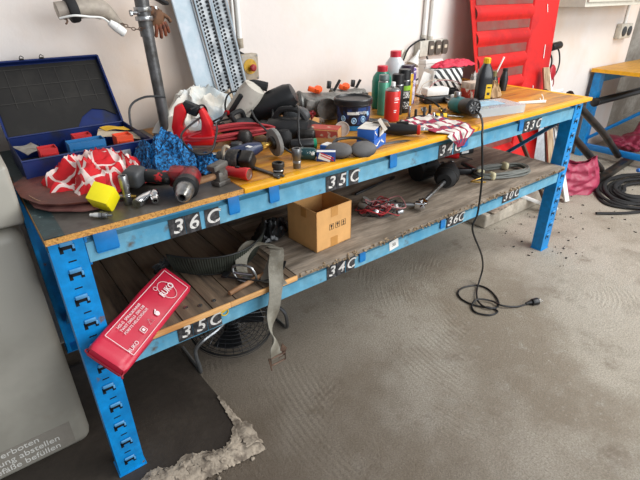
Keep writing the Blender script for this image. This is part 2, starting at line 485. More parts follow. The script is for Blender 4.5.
b = B(); b.box((2.01, .80, .0154), (1.502, .402, .8724), bev=.001); b.build('yellow_top_board', TOPY, bench, label='yellow wooden board')
b = B(); b.box((2.012, .034, .0164), (1.503, -.018, .8727), bev=.002); b.box((.028, .80, .0164), (2.496, .4, .8729), bev=.002); b.build('edge_strip', EDGEY, bench, label='bright yellow edge strip')
TRIMG = mat('chipped_green_steel', '2c4346', .4, .3, col2='6f8484', scale=60, lo=.62, hi=.68, bump=.2, dirt='32302e', dscale=14)
b = B(); b.box((.04, .83, .0025), (.018, .384, .8815)); b.box((.0025, .83, .034), (-.0035, .384, .866)); b.build('end_trim', TRIMG, bench, label='chipped green steel strip')

# lower shelf
PLK = mat('old_grey_plank', '75624f', .7, col2='4b3d30', scale=5, lo=.35, hi=.7, stretch=(9, 1, 9), var=.18, vscale=20, bump=.35, bscale=20, dirt='251f1a', dscale=3)
SH2 = mat('grey_shelf_board', '988b7c', .8, col2='6a5e50', scale=4, lo=.4, hi=.65, stretch=(1, 7, 7), var=.15, vscale=26, bump=.35, bscale=40, dirt='3a322a', dscale=3, dlo=.5, dhi=.75)
rnd = random.Random(5); x = .08
while x < .655:
    w = rnd.uniform(.078, .1); w = min(w, .664 - x)
    b = B(); b.box((w - .003, .80, .018), (0, 0, 0), bev=.0015); b.build('shelf_plank', PLK, bench, (x + w / 2, .375, S - .009 - rnd.uniform(0, .0015)))
    x += w
for sx_, sy_ in ((.338, .012), (.382, .010), (.30, .03)):
    b = B(); b.cyl((0, 0, 0), (0, 0, .002), .007, seg=12, bev=.0006); b.build('bolt_head', STEEL, bench, (sx_, sy_, S - .0005))
b = B(); b.box((.335, .006, .018), (.25, -.0285, S - .0095), bev=.001); b.box((.248, .006, .018), (.542, -.0285, S - .0093), bev=.001)
b.build('shelf_edge_lath', mat('fresh_wood', 'd9a66a', .65, col2='b98048', scale=6, stretch=(1, 9, 9)), bench, label='pale fresh wooden edge')
b = B(); b.box((LX - .08 - .666, .80, .018), (0, 0, 0), bev=.001); b.build('shelf_board', SH2, bench, ((LX - .08 + .666) / 2, .375, S - .009))
b = B()
for k in range(260):
    xx = rnd.uniform(.67, LX - .09)
    b.box((rnd.uniform(.005, .02), rnd.uniform(.003, .007), rnd.uniform(.002, .006)), (xx, -.026 + rnd.uniform(-.003, .006), S - rnd.uniform(.0, .017)), (rnd.random(), rnd.random(), rnd.random()))
o = b.build('frayed_board_edge', mat('frayed_fibre', '9a8468', .85, var=.3, vscale=200), bench); o['kind'] = 'stuff'

# ================================================================ heater at the left
HGREY = mat('heater_grey_enamel', 'aba79c', .42, col2='99958a', scale=2.2, var=.03, vscale=3, dirt='8f836f', dscale=3, dlo=.62, dhi=.8)
h = thing('workshop_heater', 'large beige-grey oil heater cabinet with German warning sticker at left end of bench', 'heater', (-.42, .5, 0))
b = B(); b.box((.78, .58, .80), (0, 0, .425), bev=.035, seg=4); b.build('casing', HGREY, h)
b = B(); b.box((.79, .59, .16), (.008, 0, .915), bev=.012, seg=3); b.build('lid', HGREY, h)
b = B(); b.box((.72, .52, .03), (0, 0, .015)); b.build('plinth', BLACKM, h)
b = B(); b.prism([(-.14, -.045), (.15, -.045), (.15, .045), (-.14, .045)], .0006)
o = b.build('warning_sticker', mat('sticker_brown', '8c867c', .5, var=.05), h, (.19, -.2903, .10), (PI / 2, 0, 0))
TXT = mat('sticker_lettering', 'd8d6cf', .5, var=.02)
for s_, x_, y_ in (('Rauchen verboten', .060, .03), ('Heizung abstellen', .112, 0), ('Gefäße befüllen', .108, -.03)):
    text('lettering', s_, .031, TXT, o, (x_, y_, .0008), align='RIGHT', sx=1.05)

# ================================================================ things on the bench top
TT = .8810
# ---- metal tool case
NAVY = mat('navy_case_enamel', '0d235c', .34, var=.08, dirt='1c2238', dscale=12)
FOAM = mat('case_liner', '181614', .8, col2='262420', scale=5, var=.1)
t = thing('tool_case', 'open navy steel tool case with lid leaning against the wall', 'tool case', (.205, .49, TT))
b = B()
W_, D_, H_ = .36, .30, .078
b.box((W_, D_, .002), (0, 0, .001)); b.box((.003, D_, H_), (-W_ / 2, 0, H_ / 2)); b.box((.003, D_, H_), (W_ / 2, 0, H_ / 2))
b.box((W_, .003, H_), (0, D_ / 2, H_ / 2)); b.box((W_, .003, H_), (0, -D_ / 2, H_ / 2))
b.tube([(-W_ / 2, -D_ / 2, H_), (W_ / 2, -D_ / 2, H_), (W_ / 2, D_ / 2, H_), (-W_ / 2, D_ / 2, H_)], .0035, 6, closed=True, smooth=False)
b.build('case_body', NAVY, t)
for k, x in enumerate((-.10, -.02, .07)):
    b = B(); b.box((.0015, D_ - .01, H_ * .62), (x, 0, H_ * .33)); b.build('divider', NAVY, t)
b = B(); b.box((W_ - .01, D_ - .01, .004), (0, 0, .005)); b.build('case_liner', FOAM, t)
lid = bpy.data.objects.new('lid', None)
a = math.atan2(.285 * .60, .285 * .80)
b = B()
Ll = .262
b.box((W_, .002, Ll), (0, .02, Ll / 2)); b.box((.003, .022, Ll), (-W_ / 2, .01, Ll / 2)); b.box((.003, .022, Ll), (W_ / 2, .01, Ll / 2)); b.box((W_, .022, .003), (0, .01, Ll))
b.box((W_, .006, .006), (0, 0, Ll)); b.box((.006, .006, Ll), (W_ / 2, 0, Ll / 2)); b.box((.006, .006, Ll), (-W_ / 2, 0, Ll / 2))
lid = b.build('lid', NAVY, t, (0, D_ / 2, H_ + .002), (-R_(38), 0, 0))
b = B()
pts = [(-W_ / 2 + .006, .005), (.03, .0), (.06, .045), (.10, .07), (.14, .06), (W_ / 2 - .008, .035), (W_ / 2 - .006, Ll - .006), (-W_ / 2 + .006, Ll - .006)]
b.prism([(x, z) for x, z in pts], .003, (0, .018, 0), (PI / 2, 0, 0)); b.build('lid_liner', FOAM, lid, label='dark peeling foam liner')
SEAM = mat('liner_seam', '3a3835', .8, var=.05)
for x in (-.12, -.07, -.02, .03, .08, .13):
    b = B(); b.box((.0016, .001, Ll - .12), (x, .0135, Ll / 2 + .04)); b.build('liner_seam', SEAM, lid)
for z in (.12, .18, .24):
    b = B(); b.box((W_ - .03, .001, .0016), (0, .0135, z)); b.build('liner_seam', SEAM, lid)
for x in (-.06, .0):
    b = B(); b.box((.014, .008, .006), (0, 0, 0)); b.tube([(-.006, -.002, .004), (0, -.004, .012), (.008, -.002, .006)], .0015, 5); b.build('lid_catch', DARKM, lid, (x, -.002, Ll + .003))
for x, w, m in ((.075, .065, 'label_print'), (.148, .048, 'label_print')):
    b = B(); b.box((w, .001, .022)); b.build('case_label', mat('aged_label', 'b9bcc0', .6, col2='8d9094', scale=60), t, (x + .0, -D_ / 2 - .0022, .05))
# small boxes inside the case: each is lift-out
def bin_(name, label, cat, loc, size, m, rz=0, group=None, rot=None):
    o = thing(name, label, cat, loc, rot or (0, 0, rz), group)
    b = B(); w, d, h = size; th = .002
    b.box((w, d, th), (0, 0, th / 2)); b.box((th, d, h), (-w / 2, 0, h / 2)); b.box((th, d, h), (w / 2, 0, h / 2)); b.box((w, th, h), (0, d / 2, h / 2)); b.box((w, th, h), (0, -d / 2, h / 2))
    b.build('tray', m, o)
    b = B(); b.box((w * .8, .004, h * .25), (0, -d / 2 - .003, h * .6), (.3, 0, 0), bev=.001); b.build('grip_lip', m, o)
    b = B(); b.box((w - .004, d - .004, .003), (0, 0, h * .82)); b.build('contents', m, o)
    return o
REDB = mat('red_bin_plastic', 'c22a2c', .45, var=.05); BLUB = mat('blue_bin_plastic', '1e6aa0', .45, var=.05)
bin_('storage_bin', 'small red open bin at left inside the tool case', 'bin', (.100, .40, TT + .047), (.045, .045, .045), REDB)
bin_('storage_bin', 'long blue bin across the front of the tool case', 'bin', (.205, .40, TT + .045), (.10, .05, .05), BLUB)
bin_('storage_bin', 'low red bin behind the blue bin in the tool case', 'bin', (.215, .50, TT + .045), (.05, .045, .045), REDB)
bin_('storage_bin', 'orange bin at right inside the tool case', 'bin', (.315, .405, TT + .047), (.048, .05, .045), mat('orange_bin', 'e2502a', .45, var=.05))
o = thing('sanding_sheet', 'yellow sheet lying at the back right of the tool case', 'sheet', (.335, .56, TT + .078), (.05, .1, .15))
b = B(); b.sheet(lambda u, v: ((u - .5) * .085, (v - .5) * .05, .004 * math.sin(5 * u)), 8, 4, .001); b.build('paper_sheet', mat('yellow_card', 'dcae2a', .6), o)
o = thing('paper_leaflet', 'worn cream paper leaflet in the right of the tool case', 'paper', (.33, .50, TT + .071), (0, .12, -.3))
b = B(); b.sheet(lambda u, v: ((u - .5) * .13, (v - .5) * .10, .004 * math.sin(4 * u + 2 * v)), 10, 6, .001); b.build('paper_leaf', mat('cream_paper', 'c9bda6', .8, col2='a08d70', scale=14), o)
o = thing('paper_card', 'creased grey card in the left corner of the tool case', 'paper', (.065, .50, TT + .072), (0, -.08, .25))
b = B(); b.sheet(lambda u, v: ((u - .5) * .06, (v - .5) * .12, .005 * math.sin(4 * u + 2 * v)), 8, 8, .001); b.build('paper_leaf', mat('grey_card', '9b968c', .8, col2='6f675c', scale=20), o)

# ---- leather pouch
LEA = mat('brown_leather', '6b3428', .5, col2='4e261e', scale=8, var=.1, bump=.25, bscale=90, dirt='8a5545', dscale=30, dlo=.66, dhi=.75)
t = thing('leather_apron', 'folded reddish-brown leather apron under the red chequered cloth', 'apron', (0, 0, TT))
def pouch(pts, z0, amp):
    cen = Vector((sum(p[0] for p in pts) / len(pts), sum(p[1] for p in pts) / len(pts)))
    n = len(pts)
    def fn(u, v):
        a = u * n; i = int(a) % n; f = a - int(a)
        e = Vector(pts[i]).lerp(Vector(pts[(i + 1) % n]), f)
        p = cen.lerp(e, v)
        return (p.x, p.y, z0 + amp * (1 - v ** 4) + .003 * noise.noise(Vector((p.x * 12, p.y * 12, z0 * 9))))
    b = B(); b.sheet(fn, n * 4, 8, .004)
    return b
pouch([(-.012, .345), (-.008, .22), (.022, .135), (.06, .10), (.16, .07), (.22, .2), (.15, .34), (.03, .40)], .020, .008).build('top_flap', LEA, t)
pouch([(.0, .30), (.01, .17), (.035, .12), (.10, .072), (.155, .062), (.21, .12), (.2, .25), (.05, .33)], .004, .008).build('lower_flap', mat('purple_brown_leather', '6d4040', .5, col2='8b6058', scale=10, bump=.2), t, label='purplish underside of the apron')
b = B(); b.tube([(.0, .31, .024), (.01, .2, .027), (.035, .135, .026), (.1, .1, .025)], .0012, 5); b.build('stitching', mat('pale_thread', 'a27c62', .8), t)

# ---- chequered cloth
def cloth_mat(name, kind):
    m = bpy.data.materials.new(name); m.use_nodes = True
    nt = m.node_tree; N = nt.nodes; L = nt.links; bs = N['Principled BSDF']; bs.inputs['Roughness'].default_value = .85
    uv = N.new('ShaderNodeUVMap'); sp = N.new('ShaderNodeSeparateXYZ'); L.new(uv.outputs[0], sp.inputs[0])
    def band(ch, freq, thr):
        a = N.new('ShaderNodeMath'); a.operation = 'MULTIPLY'; a.inputs[1].default_value = freq; L.new(sp.outputs[ch], a.inputs[0])
        f = N.new('ShaderNodeMath'); f.operation = 'FRACT'; L.new(a.outputs[0], f.inputs[0])
        g = N.new('ShaderNodeMath'); g.operation = 'GREATER_THAN'; g.inputs[1].default_value = thr; L.new(f.outputs[0], g.inputs[0]); return g.outputs[0]
    if kind == 'check': A, Bb, cols = band(0, 6, .82), band(1, 6, .80), ('c4141f', 'd98a88', 'e6dcd4')
    else: A, Bb, cols = band(0, 4, .72), band(1, 3, .70), ('d9d4cc', '9c2a48', '3d4866')
    ad = N.new('ShaderNodeMath'); ad.operation = 'ADD'; L.new(A, ad.inputs[0]); L.new(Bb, ad.inputs[1])
    r = N.new('ShaderNodeValToRGB'); r.color_ramp.interpolation = 'CONSTANT'
    r.color_ramp.elements[0].color = lin(cols[0]); e = r.color_ramp.elements[1]; e.position = .34; e.color = lin(cols[1])
    e = r.color_ramp.elements.new(.75); e.color = lin(cols[2])
    if kind == 'check': r.color_ramp.elements[1].color = lin('dfc9c2')
    hv = N.new('ShaderNodeMath'); hv.operation = 'MULTIPLY'; hv.inputs[1].default_value = .5; L.new(ad.outputs[0], hv.inputs[0])
    L.new(hv.outputs[0], r.inputs[0])
    n = N.new('ShaderNodeTexNoise'); n.inputs['Scale'].default_value = 25; tc = N.new('ShaderNodeTexCoord'); L.new(tc.outputs['Object'], n.inputs['Vector'])
    mr = N.new('ShaderNodeMapRange'); mr.inputs['From Min'].default_value = .5; mr.inputs['From Max'].default_value = .75; mr.inputs['To Max'].default_value = .5; L.new(n.outputs['Fac'], mr.inputs['Value'])
    mx = N.new('ShaderNodeMix'); mx.data_type = 'RGBA'; L.new(mr.outputs[0], mx.inputs['Factor'])
    s = [i for i in mx.inputs if i.type == 'RGBA']; L.new(r.outputs[0], s[0]); s[1].default_value = lin('4a2a28')
    L.new([o for o in mx.outputs if o.type == 'RGBA'][0], bs.inputs['Base Color'])
    return m
def heap(cx, cy, rx, ry, h, seed, n=56, fold=.35, rot=0.0, z0=0.0, sharp=1.0, ncell=3.0, lob=.18):
    """a crumpled cloth: one continuous sheet with creased ridges"""
    cr, sr = math.cos(rot), math.sin(rot)
    def fn(u, v):
        a, c = (u - .5) * 2, (v - .5) * 2
        # square to disc
        x = a * math.sqrt(max(0, 1 - c * c / 2)); y = c * math.sqrt(max(0, 1 - a * a / 2))
        r = min(1, math.hypot(x, y))
        th = math.atan2(y, x)
        k = 1 + lob * noise.noise(Vector((math.cos(th) * 1.8 + seed, math.sin(th) * 1.8, seed * 1.7)))
        q = Vector((x * ncell + seed * 3.1, y * ncell, seed))
        q += Vector((noise.noise(q * .8), noise.noise(q * .8 + Vector((9, 0, 0))), 0)) * .8
        rid = 1 - abs(noise.noise(q)) * 2.6
        rid2 = 1 - abs(noise.noise(q * 2.3)) * 2.2
        zz = (1 - r ** 2.4) * h * (.62 + fold * rid + .16 * rid2) + .004 + .006 * max(0, rid) * r
        wob = Vector((noise.noise(q * 1.5 + Vector((0, 5, 0))), noise.noise(q * 1.5 + Vector((5, 5, 0))), 0)) * .10
        X = (x * k + wob.x) * rx; Y = (y * k + wob.y) * ry
        return (cx + X * cr - Y * sr, cy + X * sr + Y * cr, z0 + max(.0035, zz))
    b = B(); b.sheet(fn, n, n, .0025); return b
o = heap(0, 0, .150, .115, .085, 2.3, rot=.15, n=90, fold=.42, ncell=3.0).build('chequered_cloth', cloth_mat('red_white_check', 'check'), None, (.185, .222, TT + .008), ang=60)
tag(o, 'crumpled red and white chequered cloth in front of the tool case', 'cloth')
# ---- yellow box on a plug
t = thing('yellow_box', 'bright yellow cardboard box tilted against the chequered cloth', 'box', (.152, .052, TT + .036), (R_(40), R_(16), R_(-44)))
t.scale = (1.12, 1.12, 1.12)
b = B(); b.box((.046, .042, .05), bev=.001); b.build('carton', mat('yellow_carton', 'f0e014', .45, var=.03), t)
b = B(); b.box((.0465, .0425, .0012), (0, 0, .014)); b.box((.044, .001, .018), (0, -.0215, .016)); b.build('lid_flap', mat('yellow_carton_flap', 'f3e42c', .45, var=.02), t)
def spark(name, label, loc, rot, m1=WHITE):
    t = thing(name, label, 'spark plug', loc, rot)
    b = B(); b.lathe([(0, 0), (.003, 0), (.003, .012), (.0075, .013), (.0075, .022), (.004, .023)], seg=12); b.cyl((0, 0, .023), (0, 0, .03), .009, seg=6); b.build('threaded_shell', STEEL, t)
    b = B(); b.lathe([(.006, .03), (.0055, .045), (.004, .048), (.004, .054), (0, .055)], seg=12); b.build('insulator', m1, t); return t
spark('spark_plug', 'white spark plug lying below the yellow box', (.150, -.008, TT + .009), (0, R_(90), R_(140)))
spark('spark_plug', 'brass-capped plug beside the upright steel socket', (.188, .10, TT + .010), (R_(90), 0, R_(60)), mat('brass', 'c9a352', .3, .9))
def socket(name, label, loc, rot, r, h, m=CHROME, knurl=True, cat='socket'):
    t = thing(name, label, cat, loc, rot)
    b = B(); b.lathe([(r * .62, h - .012), (r * .62, h), (r * .92, h), (r, h - .002), (r, h * .6), (r * .82, h * .52), (r * .82, .003), (r * .76, 0), (r * .4, 0), (r * .4, .01)], seg=20); b.build('socket_body', m, t)
    if knurl:
        b = B(); b.torus((0, 0, h * .3), r * .83, .0012, seg=20, rs=5); b.torus((0, 0, h * .36), r * .83, .0012, seg=20, rs=5); b.build('knurled_ring', STEEL, t)
    return t
socket('long_socket', 'long steel socket standing upright near the board edge', (.208, .058, TT), 0, .0115, .078, STEEL)
socket('long_socket', 'dark steel socket standing upright between grinder and green bottle', (.712, .018, TT), 0, .0148, .062, mat('grey_steel_socket', '7b7c7c', .35, .8))
socket('impact_socket', 'short black socket standing beside the grinding disc', (.640, .012, TT), 0, .019, .034, DARKM)
t = thing('spark_wrench', 'polished tapered wrench lying before the cordless drill', 'wrench', (.222, .018, TT + .014), (R_(86), 0, R_(128)))
b = B(); b.lathe([(0, -.006), (.012, -.003), (.014, .01), (.011, .04), (.009, .055), (0, .057)], seg=16); b.build('wrench_shaft', CHROME, t)
b = B(); b.cyl((0, 0, -.008), (0, 0, -.002), .013, seg=6); b.build('hex_end', STEEL, t)
socket('ring_socket', 'chrome socket lying with its open end facing the viewer', (.262, .006, TT + .012), (R_(-78), 0, R_(-18)), .0115, .04, CHROME)

# ---- cordless drill
t = thing('cordless_drill', 'red and black cordless drill with steel chuck lying on its side', 'drill', (.358, .018, TT + .034), (R_(6), R_(4), R_(-34)))
b = B(); b.lathe([(0, .065), (.022, .062), (.029, .045), (.030, 0), (.028, -.02), (.026, -.025)], rot=(-PI / 2, 0, 0), seg=24)
b.box((.05, .05, .052), (-.032, .038, 0), bev=.012); b.build('motor_housing', mat('drill_red', '8a1a20', .35, col2='3a1012', scale=30, var=.1), t)
b = B(); b.lathe([(.031, -.005), (.0325, -.012), (.0325, -.03), (.024, -.034)], rot=(-PI / 2, 0, 0), seg=24); b.build('clutch_ring', BLACK, t)
b = B(); b.lathe([(.024, -.034), (.024, -.05), (.021, -.055), (.02, -.07), (.012, -.083), (.009, -.083), (.008, -.07)], rot=(-PI / 2, 0, 0), seg=24); b.build('chuck', STEEL, t, label='steel keyless chuck')
b = B(); b.box((.09, .034, .036), (-.085, .035, -.002), (0, 0, -.18), bev=.014, seg=3); b.build('handle', mat('drill_grip_red', 'c4262c', .4, col2='222222', scale=18, lo=.5, hi=.52), t)
b = B(); b.box((.012, .014, .016), (-.055, .008, 0), bev=.003); b.build('trigger', BLACK, t)
b = B(); b.box((.05, .062, .05), (-.145, .026, 0), (0, 0, -.18), bev=.014, seg=3); b.build('battery', DKGREY, t)

# ---- blue towel
BT = mat('blue_shop_towel', '2480c2', .9, col2='0c2746', scale=130, lo=.44, hi=.56, var=.25, vscale=160, bump=.8, bscale=220, dirt='14202c', dscale=14, dlo=.62, dhi=.72)
o = heap(0, 0, .095, .145, .095, 5.2, rot=-.35, n=60, fold=.5, ncell=2.2, lob=.35).build('shop_towel', BT, None, (.392, .262, TT + .001), ang=60)
tag(o, 'crumpled blue shop towel behind the cordless drill', 'towel')
o = heap(0, 0, .05, .06, .04, 8.8, n=30, fold=.5).build('shop_towel', BT, None, (.488, .175, TT + .001), ang=60)
tag(o, 'small blue towel scrap beside the hammer head', 'towel')

# ---- club hammer
t = thing('club_hammer', 'old iron hammer with short wooden handle standing on its head', 'hammer', (.462, .038, TT), (0, 0, .35))
IRON = mat('old_iron', '6e6b66', .5, .5, col2='47433f', scale=22, bump=.35, bscale=60)
b = B(); b.box((.046, .034, .014), (0, 0, .007), bev=.003); b.box((.036, .03, .03), (0, 0, .026), bev=.005); b.cyl((0, 0, .03), (0, 0, .05), .016, .018, seg=8); b.box((.056, .03, .016), (-.006, 0, .056), (0, -.08, 0), bev=.003); b.build('hammer_head', IRON, t)
b = B(); b.cyl((-.012, .004, .028), (-.085, .038, .020), .009, .011, seg=12, bev=.002); b.build('handle', WOOD, t)

# ---- red torch
t = thing('flashlight', 'red cylindrical torch with dark end lying on the board seam', 'flashlight', (.522, .046, TT + .019), (0, 0, R_(-62)))
b = B(); b.lathe([(.012, -.045), (.015, -.04), (.0155, .01), (.0185, .024), (.0185, .038), (.017, .04)], rot=(0, PI / 2, 0), seg=20); b.build('torch_body', RED, t)
b = B(); b.lathe([(.0165, .0385), (.012, .036), (.006, .038), (0, .038)], rot=(0, PI / 2, 0), seg=20); b.build('lens_end', mat('dusty_lens', '6d4b3d', .3), t)
b = B(); b.box((.014, .006, .005), (0, 0, .0165), bev=.001); b.build('switch', BLACK, t)

# ---- pliers/spanner
t = thing('flat_spanner', 'dark flat spanner lying towards the yellow edge', 'spanner', (.61, .045, TT + .004), (0, 0, R_(-80)))
b = B(); b.prism([(-.07, -.007), (.045, -.005), (.055, -.014), (.075, -.014), (.078, -.006), (.064, -.004), (.064, .004), (.078, .006), (.075, .014), (.055, .014), (.045, .005), (-.07, .007)], .006, (0, 0, -.003), bev=.001); b.build('spanner_bar', GREYM, t)
t = thing('pliers', 'black-handled pliers lying across the dark tools', 'pliers', (.560, .108, TT + .012), (0, 0, R_(-30)))
b = B(); b.box((.035, .016, .01), (.028, 0, 0), bev=.004); b.cyl((.01, 0, -.006), (.01, 0, .006), .009, seg=14); b.build('jaws', DARKM, t)
for s in (-1, 1):
    b = B(); b.tube([(.008, 0, 0), (-.02, s * .012, 0), (-.05, s * .018, .001), (-.085, s * .014, 0)], .0055, 8); b.build('handle', BLACK, t)

# ---- generic corded grinder
def grinder(label, loc, rot, body_m, r=.028, ln=.17, disc=None, head_m=GREYM, cat='angle grinder', name='angle_grinder', guard=True):
    t = thing(name, label, cat, loc, rot)
    b = B(); b.lathe([(0, -ln * .5), (r * .75, -ln * .48), (r * .8, -ln * .2), (r, -ln * .05), (r * 1.1, ln * .3), (r * 1.05, ln * .36)], rot=(0, PI / 2, 0), seg=20); b.build('motor_body', body_m, t)
    b = B(); b.box((.045, r * 1.7, r * 1.7), (ln * .36 + .022, 0, 0), bev=.011, seg=3); b.cyl((ln * .36 + .022, 0, 0), (ln * .36 + .022, 0, -r - .012), r * .7, r * .55, seg=18); b.build('gear_head', head_m, t)
    if disc:
        z = -r - .014
        b = B(); b.cyl((ln * .36 + .022, 0, z), (ln * .36 + .022, 0, z - .003), disc, seg=40); b.build('grinding_disc', mat('abrasive_disc', '74736f', .8, col2='5a5856', scale=30, bump=.4, bscale=150), t)
        b = B(); b.cyl((ln * .36 + .022, 0, z - .003), (ln * .36 + .022, 0, z - .009), r * .6, seg=18, bev=.001); b.cyl((ln * .36 + .022, 0, z - .009), (ln * .36 + .022, 0, z - .015), r * .28, seg=6); b.build('flange_nut', DARKM, t)
        if guard:
            b = B(); b.prism([(disc * 1.08 * math.cos(a), disc * 1.08 * math.sin(a)) for a in [k * PI / 20 for k in range(-10, 11)]], .003, (ln * .36 + .022, 0, z + .003)); b.build('disc_guard', DARKM, t)
    for k in range(3):
        b = B(); b.torus((-ln * .1 + k * .016, 0, 0), r * .96, .0012, (0, PI / 2, 0), seg=20, rs=4); b.build('vent_groove', BLACK, t)
    return t
def set_axes(o, loc, x, z):
    x = Vector(x).normalized(); z = Vector(z); z = (z - x * z.dot(x)).normalized(); y = z.cross(x)
    m_ = Matrix((x, y, z)).transposed().to_4x4(); m_.translation = loc; o.matrix_world = m_
    return o
g_ = thing('straight_grinder', 'dark blue straight grinder with a large grey disc on its brass spindle', 'grinder', (0, 0, 0))
b = B(); b.lathe([(0, -.17), (.020, -.168), (.024, -.15), (.024, -.09), (.020, -.07), (.014, -.05), (.011, -.048)], rot=(0, PI / 2, 0), seg=22); b.build('motor_body', mat('navy_tool', '1f2c4c', .35, var=.1), g_)
for k in range(4): b = B(); b.box((.012, .004, .0012), (-.11, -.008 + .005 * k, 0)); b.build('printed_mark', PAPER, g_, (0, 0, .0243), (0, 0, .3))
b = B(); b.cyl((-.05, 0, 0), (-.012, 0, 0), .008, seg=14, bev=.001); b.cyl((-.046, 0, 0), (-.034, 0, 0), .012, seg=6); b.build('spindle', mat('brass', 'c9a352', .3, .9), g_)
b = B(); b.cyl((-.004, 0, 0), (.010, 0, 0), .046, seg=44, bev=.002); b.build('grinding_disc', mat('abrasive_disc', '858480', .8, col2='6a6865', scale=30, bump=.4, bscale=150), g_)
b = B(); b.cyl((-.014, 0, 0), (-.004, 0, 0), .020, .023, seg=20, bev=.001); b.build('flange_nut', DARKM, g_)
set_axes(g_, (.715, .15, TT + .050), (.93, -.05, .10), (0, 0, 1))
grinder('dull grey-black grinder head lying under the red cable', (.548, .135, TT + .032), (R_(30), 0, R_(-52)), mat('mottled_black', '2e2c2a', .5, .2, col2='55504a', scale=60, bump=.3), r=.029, ln=.085, head_m=DARKM)
# big black machine
t = thing('polishing_machine', 'big black polishing machine lying behind the grinding disc', 'power tool', (.880, .40, TT + .072), (0, 0, R_(-42)))
t.scale = (1.2, 1.2, 1.2)
b = B(); b.lathe([(0, -.09), (.03, -.085), (.04, -.06), (.043, 0), (.038, .05), (.03, .07), (0, .075)], rot=(0, R_(62), 0), c=(0, 0, .035), seg=24); b.build('motor_body', BLACK, t)
b = B(); b.tube([(-.06, 0, .05), (-.085, 0, .065), (-.07, 0, .092), (-.02, 0, .085)], .014, 10); b.build('handle', BLACKM, t)
b = B(); b.box((.08, .07, .06), (.07, -.02, 0), (0, .3, .2), bev=.018, seg=3); b.build('gear_head', DKGREY, t)
b = B(); b.lathe([(.02, 0), (.05, .004), (.052, .02), (.03, .03), (0, .03)], (.10, -.03, -.045), (0, 0, 0), seg=24); b.build('backing_pad', BLACKM, t)
t = thing('belt_sander', 'dark bulky black tool lying between the disc and the torn carton', 'power tool', (.865, .275, TT), (0, 0, R_(-50)))
b = B(); b.lathe([(0, -.085), (.035, -.08), (.043, -.04), (.043, .03), (.036, .07), (0, .08)], (0, 0, .045), (0, PI / 2, 0), seg=24); b.build('motor_body', mat('scuffed_black', '202123', .42, col2='35322f', scale=16, bump=.15), t)
b = B(); b.box((.07, .06, .05), (.06, -.02, .03), (0, 0, .3), bev=.014, seg=3); b.build('gear_head', DARKM, t)
b = B(); b.tube([(-.06, 0, .08), (-.03, -.01, .115), (.03, -.01, .115), (.06, 0, .075)], .010, 8); b.build('handle', BLACKM, t)
t = thing('polishing_machine', 'squat black power tool body lying left of the grey motor casing', 'power tool', (.735, .41, TT + .04), (0, 0, .5))
b = B(); b.lathe([(0, -.07), (.03, -.065), (.038, -.02), (.036, .04), (.025, .065), (0, .07)], rot=(0, PI / 2, .0), seg=24); b.build('motor_body', DKGREY, t)
b = B(); b.box((.05, .04, .045), (.07, 0, .0), bev=.012); b.build('gear_head', GREYM, t)
b = B(); b.tube([(-.03, 0, .03), (-.05, 0, .06), (.01, 0, .062), (.03, 0, .03)], .009, 8); b.build('handle', BLACKM, t)
# grey cylindrical tool
t = thing('electric_planer', 'light grey cylindrical motor casing standing tilted among the tools', 'power tool', (.778, .465, TT + .105), (R_(14), R_(34), R_(-20)))
t.scale = (1.12, 1.12, 1.2)
b = B(); b.lathe([(0, -.085), (.038, -.08), (.042, -.04), (.041, .05), (.036, .075), (.014, .082), (0, .082)], seg=28); b.build('motor_casing', mat('pale_grey_tool', 'c2bcb0', .42, col2='8e877b', scale=22, lo=.55, hi=.7, var=.05), t)
b = B(); b.box((.014, .016, .085), (-.030, -.030, 0), (0, 0, .8), bev=.005); b.build('side_slot', BLACK, t)
for k in range(4):
    b = B(); b.box((.034, .012, .006), (.030, -.032, -.02 - k * .013), (0, 0, .7), bev=.001); b.build('cooling_fin', BLACK, t)
b = B(); b.cyl((-.036, -.030, -.03), (-.044, -.040, -.03), .008, seg=12); b.build('red_button', RED, t)
b = B(); b.box((.13, .07, .04), (.03, 0, -.075), (0, -.15, 0), bev=.012); b.build('base_housing', DARKM, t)
# black cables around
def cable(label, pts, r, m, name='power_cable', cat='cable', group=None, plug=None):
    b = B(); b.tube(pts, r, 7, 7); o = b.build(name, m); tag(o, label, cat, group); return o
cable('black cable looping over the grey motor casing', [(.755, .49, TT + .04), (.71, .47, TT + .10), (.735, .48, TT + .155), (.80, .47, TT + .155), (.86, .43, TT + .115), (.845, .36, TT + .10), (.80, .30, TT + .05), (.80, .25, TT + .012)], .0035, BLACK)
cable('grey-black cable running down over the black machine to the upright socket', [(.79, .42, TT + .10), (.76, .34, TT + .085), (.735, .24, TT + .075), (.745, .14, TT + .03), (.76, .07, TT + .01)], .0035, DKGREY)
cable('thin black cable drooping over the blue towel', [(.72, .46, TT + .07), (.63, .38, TT + .085), (.57, .26, TT + .09), (.50, .17, TT + .055), (.44, .16, TT + .07), (.455, .27, TT + .095), (.57, .37, TT + .115), (.60, .39, TT + .12), (.585, .38, TT + .15), (.535, .37, TT + .145)], .0035, BLACK)
cable('dark cable standing in a loop beside the steel stand pipe', [(.40, .60, TT + .02), (.415, .63, TT + .12), (.47, .62, TT + .155), (.54, .60, TT + .15)], .004, DKGREY)

# ---- red cable bundle
t = thing('cable_coil', 'bundle of red cable lying across the middle of the tool pile', 'cable coil', (.66, .36, TT + .055))
rn = random.Random(11)
for k in range(12):
    dz = rn.uniform(-.014, .014); dy = rn.uniform(-.025, .025); w = .15 + rn.uniform(-.02, .02)
    b = B(); b.tube([(-w, .04 + dy, dz - .01), (-w * .5, .02 + dy, .008 + dz), (0, .0 + dy, .016 + dz), (w * .5, -.03 + dy, .016 + dz), (w, -.07 + dy * .4, dz * .5), (w * .5, -.05 + dy, -.005 + dz), (-w * .6, .0 + dy, -.014 + dz)], .0036, 7, 6, closed=True)
    b.build('cable_strand', REDC, t)

